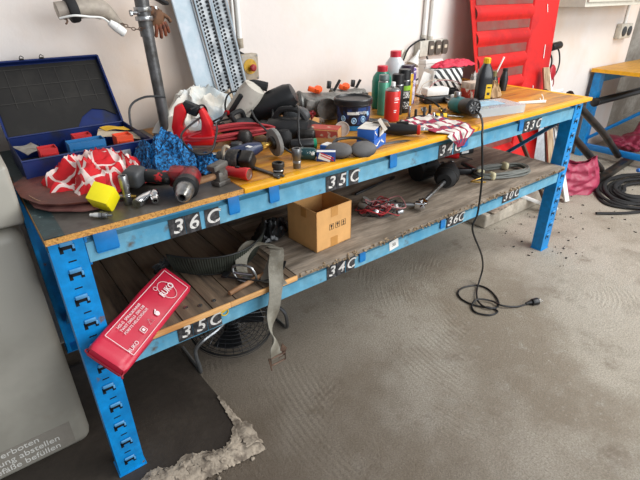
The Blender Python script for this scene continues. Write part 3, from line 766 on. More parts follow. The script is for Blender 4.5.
# ---- white plastic bag
BAGM = mat('white_bag_film', 'e2ddd0', .38, var=.05, vscale=12, col2='bcd0dc', scale=4, bump=.5, bscale=25)
o = heap(0, 0, .185, .10, .165, 4.1, n=70, fold=.26, rot=-.12, ncell=2.6).build('plastic_bag', BAGM, None, (.70, .66, TT + .001), ang=60)
tag(o, 'crumpled white plastic bag behind the red clamp', 'bag')
o = heap(0, 0, .085, .07, .12, 9.4, n=44, fold=.3, ncell=2.6).build('paper_sack', mat('beige_sack', 'b9a78f', .8, var=.1, bump=.3), None, (.855, .70, TT + .001), ang=60)
tag(o, 'beige crumpled sack behind the grey motor casing', 'sack')
# ---- red clamp / tool
t = thing('jigsaw', 'bright red jigsaw standing up before the white plastic bag', 'power tool', (.552, .40, TT + .022), (0, 0, R_(-36)))
t.scale = (1.15, 1.1, 1.1)
b = B(); b.prism([(-.055, 0), (-.062, .055), (-.045, .118), (-.02, .125), (-.012, .10), (-.032, .06), (-.02, .035), (.022, .035), (.028, .07), (.022, .105), (.034, .112), (.055, .06), (.06, .0)], .045, (0, .022, 0), (PI / 2, 0, 0), bev=.006); b.build('housing', mat('glossy_red', 'd01c22', .3, var=.04), t)
b = B(); b.box((.05, .032, .034), (-.002, -.0, .108), (0, .45, 0), bev=.008); b.build('grip', BLACK, t)
b = B(); b.cyl((.008, -.03, .068), (.008, .0, .068), .011, seg=14); b.build('knob', WHITE, t)
b = B(); b.box((.11, .05, .03), (.005, -.006, .012), bev=.01); b.build('lower_body', mat('glossy_red', ''), t)
b = B(); b.box((.12, .05, .008), (0, -.004, -.005), bev=.002); b.build('sole_plate', mat('clear_grey', '8a7a78', .3, .3), t)
# ---- red steel bracket
t = thing('steel_bracket', 'dark red steel bracket lying behind the black machine', 'bracket', (.985, .42, TT + .02), (0, 0, -.1))
b = B(); b.box((.012, .012, .13), (-.03, 0, .04), (0, -.25, 0), bev=.002); b.box((.15, .012, .012), (.02, 0, .035), (0, .1, 0), bev=.002); b.box((.012, .012, .06), (.08, 0, .01), bev=.002); b.build('bracket_frame', mat('dark_red_steel', '8c2026', .45, var=.1), t)
b = B(); b.cyl((-.045, -.006, .10), (-.045, .006, .10), .012, seg=12); b.build('eyelet', mat('dark_red_steel', ''), t)

# ---- open carton and flap
t = thing('opened_carton', 'small red and beige cardboard carton with torn end beside the green bottle', 'carton', (.955, .205, TT), (0, 0, R_(-52)))
RW = mat('carton_red_print', 'b0473a', .7, var=.06, dirt='c9b49a', dscale=25, dlo=.55, dhi=.6)
b = B(); b.box((.13, .002, .05), (0, .032, .025)); b.box((.13, .002, .05), (0, -.032, .025)); b.box((.13, .064, .002), (0, 0, .001)); b.box((.002, .064, .05), (-.064, 0, .025)); b.box((.002, .05, .05), (.064, 0, .025)); b.build('carton_walls', CARD, t)
b = B(); b.box((.13, .064, .002), (0, 0, .051)); b.box((.09, .0015, .026), (.02, -.034, .034)); b.build('carton_top', RW, t, label='faded red printed top')
t = thing('carton_flap', 'standing torn beige carton flap behind the red carton', 'cardboard', (1.0, .33, TT), (0, 0, -.2))
b = B(); b.prism([(-.035, 0), (.03, 0), (.032, .05), (.01, .058), (-.005, .04), (-.01, .07), (-.035, .075)], .003, rot=(PI / 2, 0, 0)); b.build('flap_panel', CARD, t)
t = thing('round_lid', 'pale round plastic lid leaning behind the carton', 'lid', (1.045, .20, TT + .03), (R_(75), 0, R_(-40)))
b = B(); b.lathe([(0, 0), (.026, 0), (.028, .002), (.028, .007), (.025, .007), (.024, .003), (0, .003)], seg=24); b.build('lid_disc', mat('pale_plastic', 'cfc3b8', .5), t)

# ---- bottles lying at the front
t = thing('adhesive_bottle', 'black bottle with bright green end lying before the carton', 'bottle', (.842, .150, TT + .021), (0, 0, R_(-28)))
b = B(); b.lathe([(0, -.055), (.017, -.053), (.02, -.045), (.02, .02), (.018, .026)], rot=(0, PI / 2, 0), seg=20); b.build('bottle_body', BLACK, t)
b = B(); b.lathe([(.018, .026), (.0185, .03), (.0185, .036), (.008, .038), (.006, .037), (0, .037)], rot=(0, PI / 2, 0), seg=20); b.build('green_cap', GREEN, t)
t = thing('small_tin', 'small dark teal tin lying between upright socket and blue box', 'can', (.785, .065, TT + .02), (0, 0, R_(-48)))
b = B(); b.lathe([(0, -.04), (.019, -.039), (.0195, -.036), (.0195, .022), (.016, .028), (.010, .029), (.008, .033), (0, .034)], rot=(0, PI / 2, 0), seg=20); b.build('tin_body', mat('dark_teal', '23474c', .35, .4, dirt='c8c8c0', dscale=60, dlo=.58, dhi=.62), t)
b = B(); b.cyl((.028, 0, 0), (.04, 0, 0), .008, seg=14, bev=.001); b.build('nozzle', STEEL, t)
t = thing('parts_box', 'small blue, white and red parts carton at the bench edge', 'box', (.830, .022, TT), (0, 0, R_(-40)))
b = B(); b.box((.06, .034, .03), (0, 0, .0151), bev=.001); b.build('carton', mat('deep_blue_print', '1f3f84', .5), t)
b = B(); b.box((.04, .001, .02), (-.004, -.0176, .014), (0, .3, 0)); b.box((.0605, .018, .001), (0, -.004, .0305)); b.build('white_panel', PAPER, t)
b = B(); b.box((.045, .0012, .003), (.004, -.0182, .02), (0, .4, 0)); b.box((.045, .0012, .003), (.004, -.0182, .012), (0, .4, 0)); b.build('red_stripe', RED, t)
t = thing('small_tin', 'small light blue open tin right behind the parts carton', 'box', (.885, .085, TT), (0, 0, .3))
b = B(); b.box((.045, .035, .028), (0, 0, .0141), bev=.004); b.build('tin', LBLUE, t)
b = B(); b.box((.036, .027, .002), (0, 0, .0285)); b.build('tin_lid', PAPER, t)

# ---- ear defenders (two dark grey cups)
t = thing('ear_defenders', 'dark grey ear defenders with two big cups near yellow edge', 'ear defenders', (.915, .0, TT + .001), (0, 0, R_(-30)))
t.scale = (1.1, 1.05, .85)
CUP = mat('dusty_grey_plastic', '5d5b5a', .65, col2='474544', scale=15, var=.08)
for s, tilt in ((-.036, .75), (.04, .95)):
    b = B(); b.ball((0, 0, 0), (.042, .032, .019), sub=3); o_ = b.build('ear_cup', CUP, t, (s, .0, .026), (tilt, 0, s * 6))
    b = B(); b.torus((0, 0, -.012), .031, .008, seg=24, rs=8, sq=.8); b.build('ear_cushion', BLACKM, o_)
b = B(); b.tube([(-.05, .02, .04), (-.03, .055, .05), (.03, .06, .05), (.06, .02, .045)], .006, 8); b.build('headband', BLACK, t)

# ---- grey castings with orange
def carb(label, loc, rz, s):
    t = thing('carburettor', label, 'carburettor', loc, (0, 0, rz))
    AL = mat('dusty_aluminium', '8f8d88', .5, .5, col2='5d5a55', scale=18, bump=.4, bscale=60)
    b = B(); b.box((.10 * s, .06 * s, .05 * s), (0, 0, .03 * s), bev=.012 * s, seg=3); b.cyl((-.06 * s, 0, .035 * s), (.06 * s, 0, .03 * s), .026 * s, seg=18, bev=.003)
    b.cyl((.0, -.045 * s, .03 * s), (0, .04 * s, .03 * s), .02 * s, seg=16, bev=.002)
    for x in (-.04, .045): b.box((.02 * s, .07 * s, .035 * s), (x * s, 0, .035 * s), (.1, .2, .1), bev=.004)
    b.build('cast_body', AL, t)
    b = B(); b.torus((-.055 * s, -.005, .036 * s), .024 * s, .006 * s, (0, PI / 2, 0), seg=20); b.cyl((.0, -.05 * s, .03 * s), (0, -.045 * s, .03 * s), .024 * s, seg=18); b.build('flange', GREYM, t)
    b = B(); b.lathe([(0, .02), (.016, .018), (.019, .01), (.014, 0)], (-.01 * s, -.005, .062 * s), (.5, 0, 0), seg=8); b.box((.03 * s, .014, .02), (-.02 * s, -.01, .066 * s), (.2, .3, 0), bev=.003); b.build('orange_knob', ORANGE, t)
    b = B(); b.box((.016, .016, .03), (.018 * s, 0, .075 * s), (0, .1, 0), bev=.002); b.cyl((.03 * s, 0, .06 * s), (.045 * s, 0, .085 * s), .006, seg=10); b.build('connector', BLACK, t)
    return t
carb('grey carburettor casting with orange knob behind the torn carton', (1.150, .46, TT + .012), -.4, 1.75)
carb('grey carburettor casting with orange knob behind the black bucket', (1.335, .51, TT + .022), -.3, 1.35)
t = thing('engine_casting', 'broad grey aluminium engine casting under the second carburettor', 'casting', (1.24, .45, TT), (0, 0, -.4))
b = B(); b.box((.17, .08, .022), (0.02, 0, .011), bev=.006); b.cyl((-.05, -.01, .01), (-.05, -.01, .05), .022, seg=16, bev=.003); b.cyl((.03, .02, .01), (.03, .02, .03), .03, seg=16, bev=.003); b.build('casting_body', GREYM, t)
b = B(); [b.cyl((x, y, .02), (x, y, .028), .005, seg=6) for x, y in ((-.06, .03), (.095, -.03), (.095, .03))]; o_ = b.build('flange_bolts', STEEL, t); o_['kind'] = 'stuff'

# ---- bucket
t = thing('paste_bucket', 'black plastic bucket with blue label and ridged lid', 'bucket', (1.172, .285, TT))
t.scale = (.93, .93, 1.06)
b = B(); b.lathe([(0, 0), (.062, 0), (.064, .003), (.068, .02), (.074, .088), (.0745, .10)], seg=36); b.build('bucket_body', mat('blue_black_bucket', '141c2c', .35, var=.1), t)
b = B(); b.lathe([(.0746, .092), (.081, .093), (.082, .108), (.079, .112), (.074, .112), (.07, .106), (0, .104)], seg=36)
b.torus((0, 0, .092), .079, .0025, seg=36, rs=5); b.build('bucket_lid', BLACK, t)
b = B(); b.lathe([(.0655, .001), (.0685, .018), (.0682, .018)], seg=36); b.build('blue_foot_band', mat('cyan_band', '1f86c8', .4, var=.05), t)
LABM = mat('bucket_label', '1c3e78', .4, var=.0, col2='0d1426', scale=28, lo=.45, hi=.55)
def wrap(z0, z1, a0, a1, r0, r1, m, name, par, n=16):
    b = B(); b.sheet(lambda u, v: ((r0 + (r1 - r0) * v) * math.cos(a0 + (a1 - a0) * u), (r0 + (r1 - r0) * v) * math.sin(a0 + (a1 - a0) * u), z0 + (z1 - z0) * v), n, 2, 0)
    return b.build(name, m, par)
wrap(.024, .085, R_(-200), R_(-20), .0692, .0746, LABM, 'label', t, 24)
wrap(.060, .070, R_(-150), R_(-112), .0735, .0744, WHITE, 'label_lettering', t, 8)
for a_, zz, s_ in ((-165, .045, .011), (-128, .038, .012), (-95, .042, .013), (-75, .06, .008)):
    A_ = R_(a_); rr = .0718 + (zz - .045) * .08
    b = B(); b.torus((0, 0, 0), s_ * .8, .0022, seg=20, rs=4); b.cyl((0, 0, -.001), (0, 0, .001), s_ * .45, seg=12); b.build('label_roundel', mat('pale_blue_print', '9cc4e4', .5, var=.02), t, (rr * math.cos(A_), rr * math.sin(A_), zz), (PI / 2, 0, A_ + PI / 2))
text('label_brand', 'POWER', .016, WHITE, t, (-.018, -.0738, .066), (R_(87), 0, R_(-14)), sx=.9)

# ---- blue white carton (open)
t = thing('spare_parts_carton', 'blue and white spare part carton with open flap near yellow edge', 'carton', (1.050, .045, TT), (0, 0, R_(24)))
t.scale = (1.14, 1.1, 1.15)
b = B(); b.box((.095, .06, .032), (0, 0, .0161), bev=.001); b.build('lower_carton', mat('carton_blue', '2a63b8', .5, var=.05), t)
b = B(); b.box((.085, .055, .03), (-.006, .004, .0475), (0, 0, .12), bev=.001); o_ = b.build('upper_carton', mat('carton_blue', ''), t)
b = B(); b.box((.05, .001, .028), (.02, -.026, .0475), (0, 0, .12)); b.box((.087, .056, .001), (-.006, .004, .063), (0, 0, .12)); b.build('white_faces', mat('carton_white', 'd9d5cc', .7, dirt='b7aea0', dscale=30), t)
b = B(); b.box((.045, .05, .0015), (.045, -.012, .06), (.0, .5, .1)); b.box((.03, .04, .0015), (.012, -.03, .066), (.9, 0, .1)); b.build('flap', mat('carton_grey_inside', 'b3aa9e', .8), t)
for p, r_ in (((-.03, -.0275, .048), .6), ((-.012, -.0305, .018), -.4), ((.02, -.0305, .014), .5), ((-.036, -.0305, .014), .3)):
    b = B(); b.box((.022, .001, .0035), (0, 0, 0)); b.cyl((-.011, -.0005, 0), (-.011, .0005, 0), .004, seg=10); b.build('printed_mark', PAPER, t, p, (0, r_, .12 if p[2] > .03 else 0))

# ---- bottles and cans
def bottle(name, label, loc, prof, m, cap_prof, cap_m, cat='bottle', seg=28, sq=None, lab=None, lab_m=None, rot=0):
    t = thing(name, label, cat, loc, (0, 0, rot))
    b = B(); b.lathe(prof, seg=seg); o_ = b.build('bottle_body', m, t)
    if sq: o_.scale = sq
    b = B(); b.lathe(cap_prof, seg=20); b.build('cap', cap_m, t)
    if lab:
        z0, z1, r = lab
        w = wrap(z0, z1, R_(-190), R_(-10), r, r, lab_m, 'label', t, 20)
        if sq: w.scale = sq
    return t
CAPR = mat('red_cap', 'c8283a', .4, var=.03)
bottle('coolant_bottle', 'green plastic bottle with red cap behind the spray cans', (1.515, .48, TT), [(0, 0), (.042, 0), (.045, .006), (.045, .12), (.041, .14), (.024, .162), (.022, .168)], mat('green_bottle', '14806a', .3, var=.06), [(.024, .160), (.024, .184), (.021, .187), (0, .187)], CAPR)
bottle('water_jug', 'translucent white jug with red cap standing tallest of bottles', (1.605, .49, TT), [(0, 0), (.044, 0), (.049, .006), (.049, .16), (.044, .19), (.026, .215), (.023, .22)], mat('milky_plastic', 'dfe3e6', .25, var=.03, trans=.25), [(.025, .212), (.025, .24), (.022, .243), (0, .243)], CAPR)
def can(label, loc, r, h, m, cap, capm, lab_m=None, text_=None, nozzle=None, name='spray_can'):
    t = thing(name, label, 'spray can', loc)
    b = B(); b.lathe([(0, 0), (r * .96, 0), (r, .003), (r, h), (r * .96, h + .004)], seg=28); b.build('can_body', m, t)
    b = B(); b.lathe([(r * .96, h + .003), (r * .98, h + .006), (r * .75, h + .014), (r * .42, h + .017), (r * .4, h + .022), (0, h + .022)], seg=24); b.build('shoulder', STEEL, t)
    b = B(); rc, hc = cap; b.lathe([(rc, h + .012), (rc, h + hc - .002), (rc * .94, h + hc), (0, h + hc)], seg=24); b.build('cap', capm, t)
    if lab_m: wrap(h * .3, h * .85, R_(-200), R_(-20), r + .0006, r + .0006, lab_m, 'label', t, 20)
    return t
t = can('light green spray can at the left of the red can', (1.42, .37, TT), .024, .135, mat('pale_green_can', '5aa58a', .35, .2, var=.05), (.022, .034), mat('grey_can_cap', '5f6f6c', .35))
t = can('bright red spray can with white nozzle in front', (1.375, .270, TT), .0315, .118, mat('red_can', 'd8332c', .35, .1, var=.03), (.009, .038), WHITE)
LETT = mat('white_print', 'f0e6e2', .5, var=.0)
for z, w in ((.095, .02), (.088, .024), (.078, .018), (.045, .012), (.038, .01)):
    wrap(z, z + .0035, R_(-120), R_(-120) + w / .033, .0321, .0321, LETT, 'label_lettering', t, 6)
t = can('black spray can with black and green label and tall black cap', (1.525, .350, TT), .029, .132, mat('black_can', '1d1f1f', .35, .1), (.027, .052), BLACK)
wrap(.098, .118, R_(-190), R_(-20), .0297, .0297, mat('lime_band', '86b82c', .4), 'lime_band', t, 16)
wrap(.064, .094, R_(-150), R_(-70), .0297, .0297, mat('mottled_label', 'c9cac4', .5, col2='2a2a2a', scale=130, lo=.48, hi=.52), 'label', t, 12)
wrap(.02, .05, R_(-150), R_(-70), .0297, .0297, mat('mottled_label', ''), 'label', t, 12)
t = can('yellow spray can with dark lid behind the black can', (1.625, .425, TT), .028, .145, mat('yellow_can', 'd9ab2c', .35, .1, dirt='3a2c18', dscale=30, dlo=.56, dhi=.6), (.028, .04), mat('purple_black_cap', '35223a', .35))
t = can('black spray can with deep black cap behind the red can', (1.475, .34, TT), .027, .12, BLACK, (.026, .05), BLACK)
t = thing('cartridge_tube', 'slim purple and white cartridge tube behind the cans', 'tube', (1.690, .455, TT), (0, 0, 0))
b = B(); b.lathe([(0, 0), (.018, 0), (.018, .16), (.012, .168), (0, .17)], seg=18); b.build('tube_body', mat('purple_tube', 'd6cfe0', .4, col2='5a3f8c', scale=40, lo=.5, hi=.52), t)
b = B(); b.cyl((0, 0, .168), (0, 0, .18), .012, .010, seg=14); b.build('tube_cap', BLACK, t)
for k, (x, y, h, m) in enumerate(((1.445, .235, .055, STEEL), (1.475, .225, .04, DARKM), (1.50, .20, .05, DKGREY), (1.52, .165, .03, CHROME), (1.565, .225, .045, BLACK))):
    lab = ('short bright steel bolt standing right of the red can', 'dark threaded stud standing right of the red can', 'grey pencil-like punch standing before the black can', 'low chrome nut lying before the black can', 'short black punch standing beside the black can')[k]
    t = thing('steel_pin', lab, 'pin', (x, y, TT))
    b = B(); b.cyl((0, 0, 0), (0, 0, .008), .011, seg=6, bev=.001); b.build('hex_head', m, t)
    b = B(); b.cyl((0, 0, .008), (0, 0, h), .006, seg=12, bev=.001); b.torus((0, 0, h * .6), .0062, .001, seg=14, rs=4); b.torus((0, 0, h * .75), .0062, .001, seg=14, rs=4); b.build('shank', m, t)
t = thing('black_hose', 'black rubber strip curving around the spray cans', 'hose', (0, 0, TT))
b = B(); b.tube([(1.46, .19, .006), (1.52, .14, .006), (1.60, .17, .006), (1.68, .26, .012), (1.70, .34, .03), (1.66, .40, .05)], .005, 8); b.build('hose_tube', BLACKM, t)

# ---- black impact gun with red ring
t = thing('air_ratchet', 'black air ratchet with red ring lying before the red can', 'air tool', (1.235, .075, TT + .024), (0, 0, R_(-48)))
b = B(); b.lathe([(0, -.085), (.018, -.08), (.022, -.05), (.024, 0), (.020, .03), (.017, .055)], rot=(0, PI / 2, 0), seg=18); b.build('grip_body', BLACK, t)
b = B(); b.lathe([(.017, .055), (.019, .058), (.019, .066), (.013, .068)], rot=(0, PI / 2, 0), seg=18); b.build('red_ring', RED, t)
b = B(); b.lathe([(.012, .066), (.012, .08), (.007, .082), (.007, .096), (0, .096)], rot=(0, PI / 2, 0), seg=14); b.build('air_inlet', CHROME, t)
b = B(); b.box((.06, .05, .04), (-.085, .02, .008), (0, 0, .5), bev=.012, seg=3); b.build('hammer_case', DKGREY, t)
b = B(); b.box((.045, .008, .01), (.0, -.0, .024), (0, -.1, 0), bev=.002); b.build('lever', BLACKM, t)
t = thing('trowel_blade', 'curved bright steel blade lying before the air ratchet', 'blade', (1.135, .02, TT), (0, 0, R_(-12)))
b = B(); b.prism([(-.06, 0), (-.03, .012), (.02, .016), (.06, .01), (.075, .0), (.05, -.008), (0, -.006), (-.04, -.006)], .0018, (0, 0, .001)); b.build('blade', STEEL, t)
b = B(); b.cyl((-.06, 0, .006), (-.095, .004, .006), .005, seg=10, bev=.001); b.build('tang', DARKM, t)

# ---- patterned cloth over the front edge
def rag(u, v):
    x = 1.33 + .22 * u; L_ = v * .30
    n_ = noise.noise(Vector((u * 5, v * 6, 3.3))); n2 = noise.noise(Vector((u * 9, v * 9, 8.1)))
    z = TT + .006 + .016 * abs(n_) + .006 * abs(n2); y = .20 - L_
    if y < -.040:
        over = -.040 - y; wdt = 1 - min(over / .05, 1) * .75
        x = 1.45 + (x - 1.45) * wdt * .8; z = TT + .004 - over * .95; y = -.043 - .006 * abs(n_) - .004 * abs(n2)
    elif y < .02:
        w_ = (y + .04) / .06; x = 1.45 + (x - 1.45) * (.6 + .4 * w_); z = TT + .004 + (z - TT - .004) * (.35 + .65 * w_)
    x += (.20 - y) * -.02 + .01 * n2
    return (x, y, z)
b = B(); b.sheet(rag, 40, 60, .0018)
o = b.build('patterned_rag', cloth_mat('rag_print', 'rag'), None, ang=60); tag(o, 'white rag with crimson and navy print hanging over the bench edge', 'rag')
cable('black cord lying on the bench behind the patterned rag', [(1.33, .12, TT + .005), (1.42, .21, TT + .006), (1.5, .23, TT + .006), (1.55, .17, TT + .006), (1.48, .12, TT + .03)], .004, BLACK)

# ---- chargers and odds
t = thing('battery_charger', 'white-topped black charger behind the small parts', 'charger', (1.80, .40, TT), (0, 0, R_(-20)))
b = B(); b.box((.13, .07, .034), (0, 0, .017), bev=.006); b.cyl((.045, -.036, .017), (.045, -.05, .017), .014, seg=16, bev=.002); b.build('charger_base', BLACK, t)
b = B(); b.box((.12, .065, .036), (0, 0, .053), bev=.006); b.build('charger_top', WHITE, t)
t = thing('plug_adapter', 'small white plug adapter beside the charger', 'adapter', (1.90, .36, TT), (0, 0, .4))
b = B(); b.box((.03, .03, .03), (0, 0, .015), bev=.005); b.build('adapter_body', WHITE, t); b = B(); b.cyl((.02, 0, .02), (.035, 0, .02), .005, seg=10); b.build('pin', BLACK, t)
t = thing('wire_pair', 'thin pale and pink wires arching over the charger', 'wire', (0, 0, TT))
b = B(); b.tube([(1.70, .42, .02), (1.76, .44, .085), (1.86, .42, .10), (1.95, .38, .07), (1.98, .34, .02)], .002, 6); b.build('pale_wire', mat('pale_wire', 'b8a896', .5), t)
b = B(); b.tube([(1.72, .40, .02), (1.80, .41, .09), (1.92, .39, .09), (2.0, .34, .04), (1.96, .28, .008)], .002, 6); b.build('pink_wire', mat('pink_wire', 'b07878', .5), t)
for k, (x, y, r, lb) in enumerate(((1.66, .235, .014, 'small brass-coloured hose fitting left of the teal drill'), (1.73, .245, .012, 'small dark nut left of the teal drill'), (1.60, .29, .012, 'grey hose clip lying beside the spray cans'), (1.84, .29, .018, 'rusty grey clamp between charger and teal drill'))):
    t = thing('hose_fitting', lb, 'fitting', (x, y, TT))
    b = B(); b.torus((0, 0, r * .6), r, r * .35, (.6, .3, 0), seg=18, rs=7); b.build('ring', (mat('brass', ''), DARKM, STEEL, GREYM)[k], t)
    b = B(); b.cyl((r, 0, r * .5), (r * 2, .003, r * .5), r * .45, seg=6); b.build('screw', STEEL, t)
t = thing('screwdriver', 'yellow and black screwdriver lying left of the teal drill', 'screwdriver', (1.575, .145, TT + .012), (0, 0, R_(-30)))
b = B(); b.lathe([(0, -.05), (.009, -.048), (.011, -.03), (.009, .0), (.007, .01)], rot=(0, PI / 2, 0), seg=12); b.build('handle', BLACK, t)
for x in (-.036, -.005): b = B(); b.lathe([(.0112, -.008), (.0116, 0), (.0112, .008)], (x, 0, 0), (0, PI / 2, 0), seg=12); b.build('yellow_band', YELLOW, t)
b = B(); b.cyl((.01, 0, 0), (.08, 0, -.008), .003, seg=8); b.build('blade', STEEL, t)

# ---- teal corded drill
t = thing('corded_drill', 'teal and black corded rotary tool pointing at the viewer', 'power tool', (1.69, .155, TT + .038), (0, R_(-6), R_(-112)))
t.scale = (1.25, 1.25, 1.25)
b = B(); b.lathe([(0, -.065), (.018, -.062), (.026, -.045), (.028, .0), (.025, .02)], rot=(0, PI / 2, 0), seg=24); b.build('motor_body', TEAL, t)
b = B(); b.lathe([(.026, .018), (.027, .022), (.03, .06), (.029, .075), (.022, .082), (.02, .078), (0, .078)], rot=(0, PI / 2, 0), seg=24); b.build('end_cover', BLACK, t)
for k in range(8):
    a_ = k * PI / 4
    b = B(); b.box((.003, .009, .003), (0, 0, 0), bev=.0008); b.build('vent', mat('vent_grey', '8a8d8e', .5), t, (.0815, .014 * math.cos(a_), .014 * math.sin(a_)), (a_, 0, 0))
b = B(); b.cyl((-.062, 0, 0), (-.082, 0, 0), .011, seg=14, bev=.002); b.build('collet', STEEL, t)
b = B(); b.cyl((-.03, 0, .024), (-.03, 0, .045), .012, seg=14, bev=.002); b.build('lock_knob', STEEL, t)
# the cord that hangs down to the floor
t = thing('power_cable', 'long black power cord hanging from bench to floor with plug', 'cable', (0, 0, 0))
b = B(); b.tube([(1.655, .055, TT + .035), (1.625, .01, TT + .03), (1.575, -.04, TT + .012), (1.555, -.06, TT - .03), (1.562, -.066, .794), (1.6, -.062, .656), (1.612, -.06, .50), (1.60, -.055, .42), (1.72, -.045, .25), (1.83, .0, .12), (1.85, .012, .05), (1.80, -.01, .010),
        (1.735, -.05, .014), (1.682, -.10, .014), (1.675, -.150, .013), (1.724, -.175, .006), (1.78, -.144, .006), (1.824, -.067, .006), (1.815, -.001, .006), (1.743, .032, .006), (1.681, .022, .006), (1.647, -.029, .006), (1.655, -.1, .006), (1.698, -.160, .006),
        (1.697, -.198, .006), (1.643, -.190, .006), (1.611, -.138, .006), (1.637, -.094, .007), (1.690, -.085, .018), (1.742, -.13, .012), (1.745, -.185, .014), (1.80, -.229, .006), (1.86, -.248, .0055)], .0045, 8, 8)
b.build('cord', BLACK, t)
b = B(); b.cyl((1.858, -.247, .010), (1.885, -.258, .012), .006, .012, seg=12); b.cyl((1.885, -.262, .014), (1.915, -.276, .016), .017, .018, seg=18, bev=.003); b.build('plug', BLACK, t)
b = B()
for s in (-1, 1): b.cyl((1.915 + s * .003, -.276 + s * .007, .018), (1.934 + s * .003, -.285 + s * .007, .018), .0024, seg=8)
o_ = b.build('plug_pins', STEEL, t); o_['kind'] = 'stuff'

# ---- striped box, red cloth
def stripes():
    m = bpy.data.materials.new('zebra_print'); m.use_nodes = True; nt = m.node_tree; N = nt.nodes; L = nt.links
    tc = N.new('ShaderNodeTexCoord'); w = N.new('ShaderNodeTexWave'); w.bands_direction = 'DIAGONAL'; w.inputs['Scale'].default_value = 16; w.inputs['Distortion'].default_value = 2.5; w.inputs['Detail Scale'].default_value = .6
    L.new(tc.outputs['Object'], w.inputs['Vector']); r = N.new('ShaderNodeValToRGB'); r.color_ramp.interpolation = 'CONSTANT'; r.color_ramp.elements[0].color = lin('1d1d1f'); r.color_ramp.elements[1].position = .45; r.color_ramp.elements[1].color = lin('e2e2de')
    L.new(w.outputs['Fac'], r.inputs[0]); L.new(r.outputs[0], N['Principled BSDF'].inputs['Base Color']); return m
t = thing('striped_carton', 'white carton with black zebra stripes at back of bench', 'carton', (2.01, .53, TT), (0, 0, R_(-12)))
b = B(); b.box((.18, .10, .13), (0, 0, .0651), bev=.001); b.build('carton_body', stripes(), t)
b = B(); b.box((.004, .101, .12), (-.097, 0, .068)); b.box((.08, .004, .11), (-.13, -.03, .06), (0, .35, 0)); b.build('white_flap', PAPER, t)
t = thing('white_carton', 'plain white carton leaning behind the striped one', 'carton', (2.06, .65, TT), (-.1, 0, R_(-8)))
b = B(); b.box((.12, .06, .155), (0, 0, .0775), bev=.002); b.build('carton_body', PAPER, t); b = B(); b.box((.121, .061, .002), (0, 0, .135)); b.build('lid_seam', mat('grey_card', ''), t)
o = heap(0, 0, .145, .045, .042, 3.7, n=44, fold=.12, z0=0, lob=.05).build('red_pouch', mat('crimson_cloth', 'c4143a', .6, var=.08, bump=.2), None, (2.075, .515, TT + .1305), (0, 0, -.2), ang=60)
tag(o, 'crimson cloth pouch lying on top of the striped carton', 'pouch')
t = thing('half_open_carton', 'red and white cardboard carton left of the oil bottle', 'carton', (2.005, .325, TT), (0, 0, R_(-15)))
b = B(); b.box((.10, .07, .055), (0, 0, .0276), bev=.001); b.build('carton_body', mat('red_print', 'c2402f', .6, dirt='e2d5c4', dscale=20, dlo=.5, dhi=.52), t)
b = B(); b.box((.10, .072, .03), (0, 0, .07), (0, 0, .03), bev=.001); b.build('carton_lid', mat('worn_white_card', 'd0bfae', .7, dirt='a8805c', dscale=20), t)
o = heap(0, 0, .07, .05, .12, 6.6, n=30, fold=.3).build('clear_bag', mat('cloudy_film', 'a8a29b', .3, var=.1, bump=.3), None, (2.13, .40, TT), ang=60); tag(o, 'cloudy crumpled plastic bag behind the oil bottle', 'bag')
o = heap(0, 0, .05, .04, .08, 7.6, n=30, fold=.3).build('paper_wad', mat('brown_paper', 'a88a66', .8, var=.1), None, (2.12, .29, TT), ang=60); tag(o, 'crumpled brown paper right of the oil bottle', 'paper')
t = thing('black_mug', 'small black pot beside the striped carton', 'pot', (1.93, .40, TT))
b = B(); b.lathe([(0, 0), (.024, 0), (.026, .05), (.028, .052), (.023, .052), (.022, .01), (0, .01)], seg=20); b.build('pot_body', BLACK, t); b = B(); b.torus((0, 0, .045), .027, .002, seg=20, rs=5); b.build('rim', BLACKM, t)
t = thing('cable_ring', 'coil of thin grey cable lying before the red and white carton', 'cable coil', (1.87, .33, TT + .004))
for k in range(4): b = B(); b.torus((0, 0, k * .006), .05 + .004 * (k % 2), .0032, (.04 * k, .05, 0), seg=30, rs=6, sq=.8); b.build('cable_loop', STEEL if k % 2 else DKGREY, t)

# ---- oil bottle
t = thing('oil_bottle', 'black oil bottle with yellow cap and yellow label', 'bottle', (1.952, .235, TT), (0, 0, R_(-32)))
t.scale = (.82, 1, 1)
b = B()
def ob(u, v):
    z = [0, .004, .115, .135, .158, .180, .186][min(6, int(v * 6 + .001))]
    w = [.040, .045, .045, .043, .034, .019, .015][min(6, int(v * 6 + .001))]
    d = [.024, .028, .028, .027, .02, .016, .015][min(6, int(v * 6 + .001))]
    a_ = u * 2 * PI; p = 3.2
    c_, s_ = math.cos(a_), math.sin(a_)
    return (w * math.copysign(abs(c_) ** (2 / p), c_), d * math.copysign(abs(s_) ** (2 / p), s_), z)
b.sheet(ob, 32, 6, 0); b.box((.07, .044, .003), (0, 0, .0016)); b.build('bottle_body', mat('oil_black', '17181b', .28, var=.1), t)
b = B(); b.lathe([(.018, .184), (.018, .206), (.016, .208), (0, .208)], seg=20)
for k in range(12): b.box((.002, .003, .02), (.0185 * math.cos(k * PI / 6), .0185 * math.sin(k * PI / 6), .195), (0, 0, k * PI / 6))
b.build('cap', YELLOW, t)
b = B(); b.box((.034, .001, .065), (.018, -.0285, .06)); b.build('label', YELLOW, t)
b = B(); b.box((.02, .0006, .006), (.018, -.0292, .078)); b.box((.016, .0006, .012), (.018, -.0292, .05)); b.build('label_print', BLACK, t)
t = thing('glue_bottle', 'clear crumpled cup with black cap and white brush at the back', 'bottle', (2.28, .40, TT), (0, 0, 0))
b = B(); b.lathe([(0, 0), (.024, 0), (.026, .05), (.018, .07), (.017, .075)], seg=20); b.build('bottle_body', mat('amber_black', '2a2a24', .3, dirt='b8a850', dscale=40, dlo=.55, dhi=.57), t)
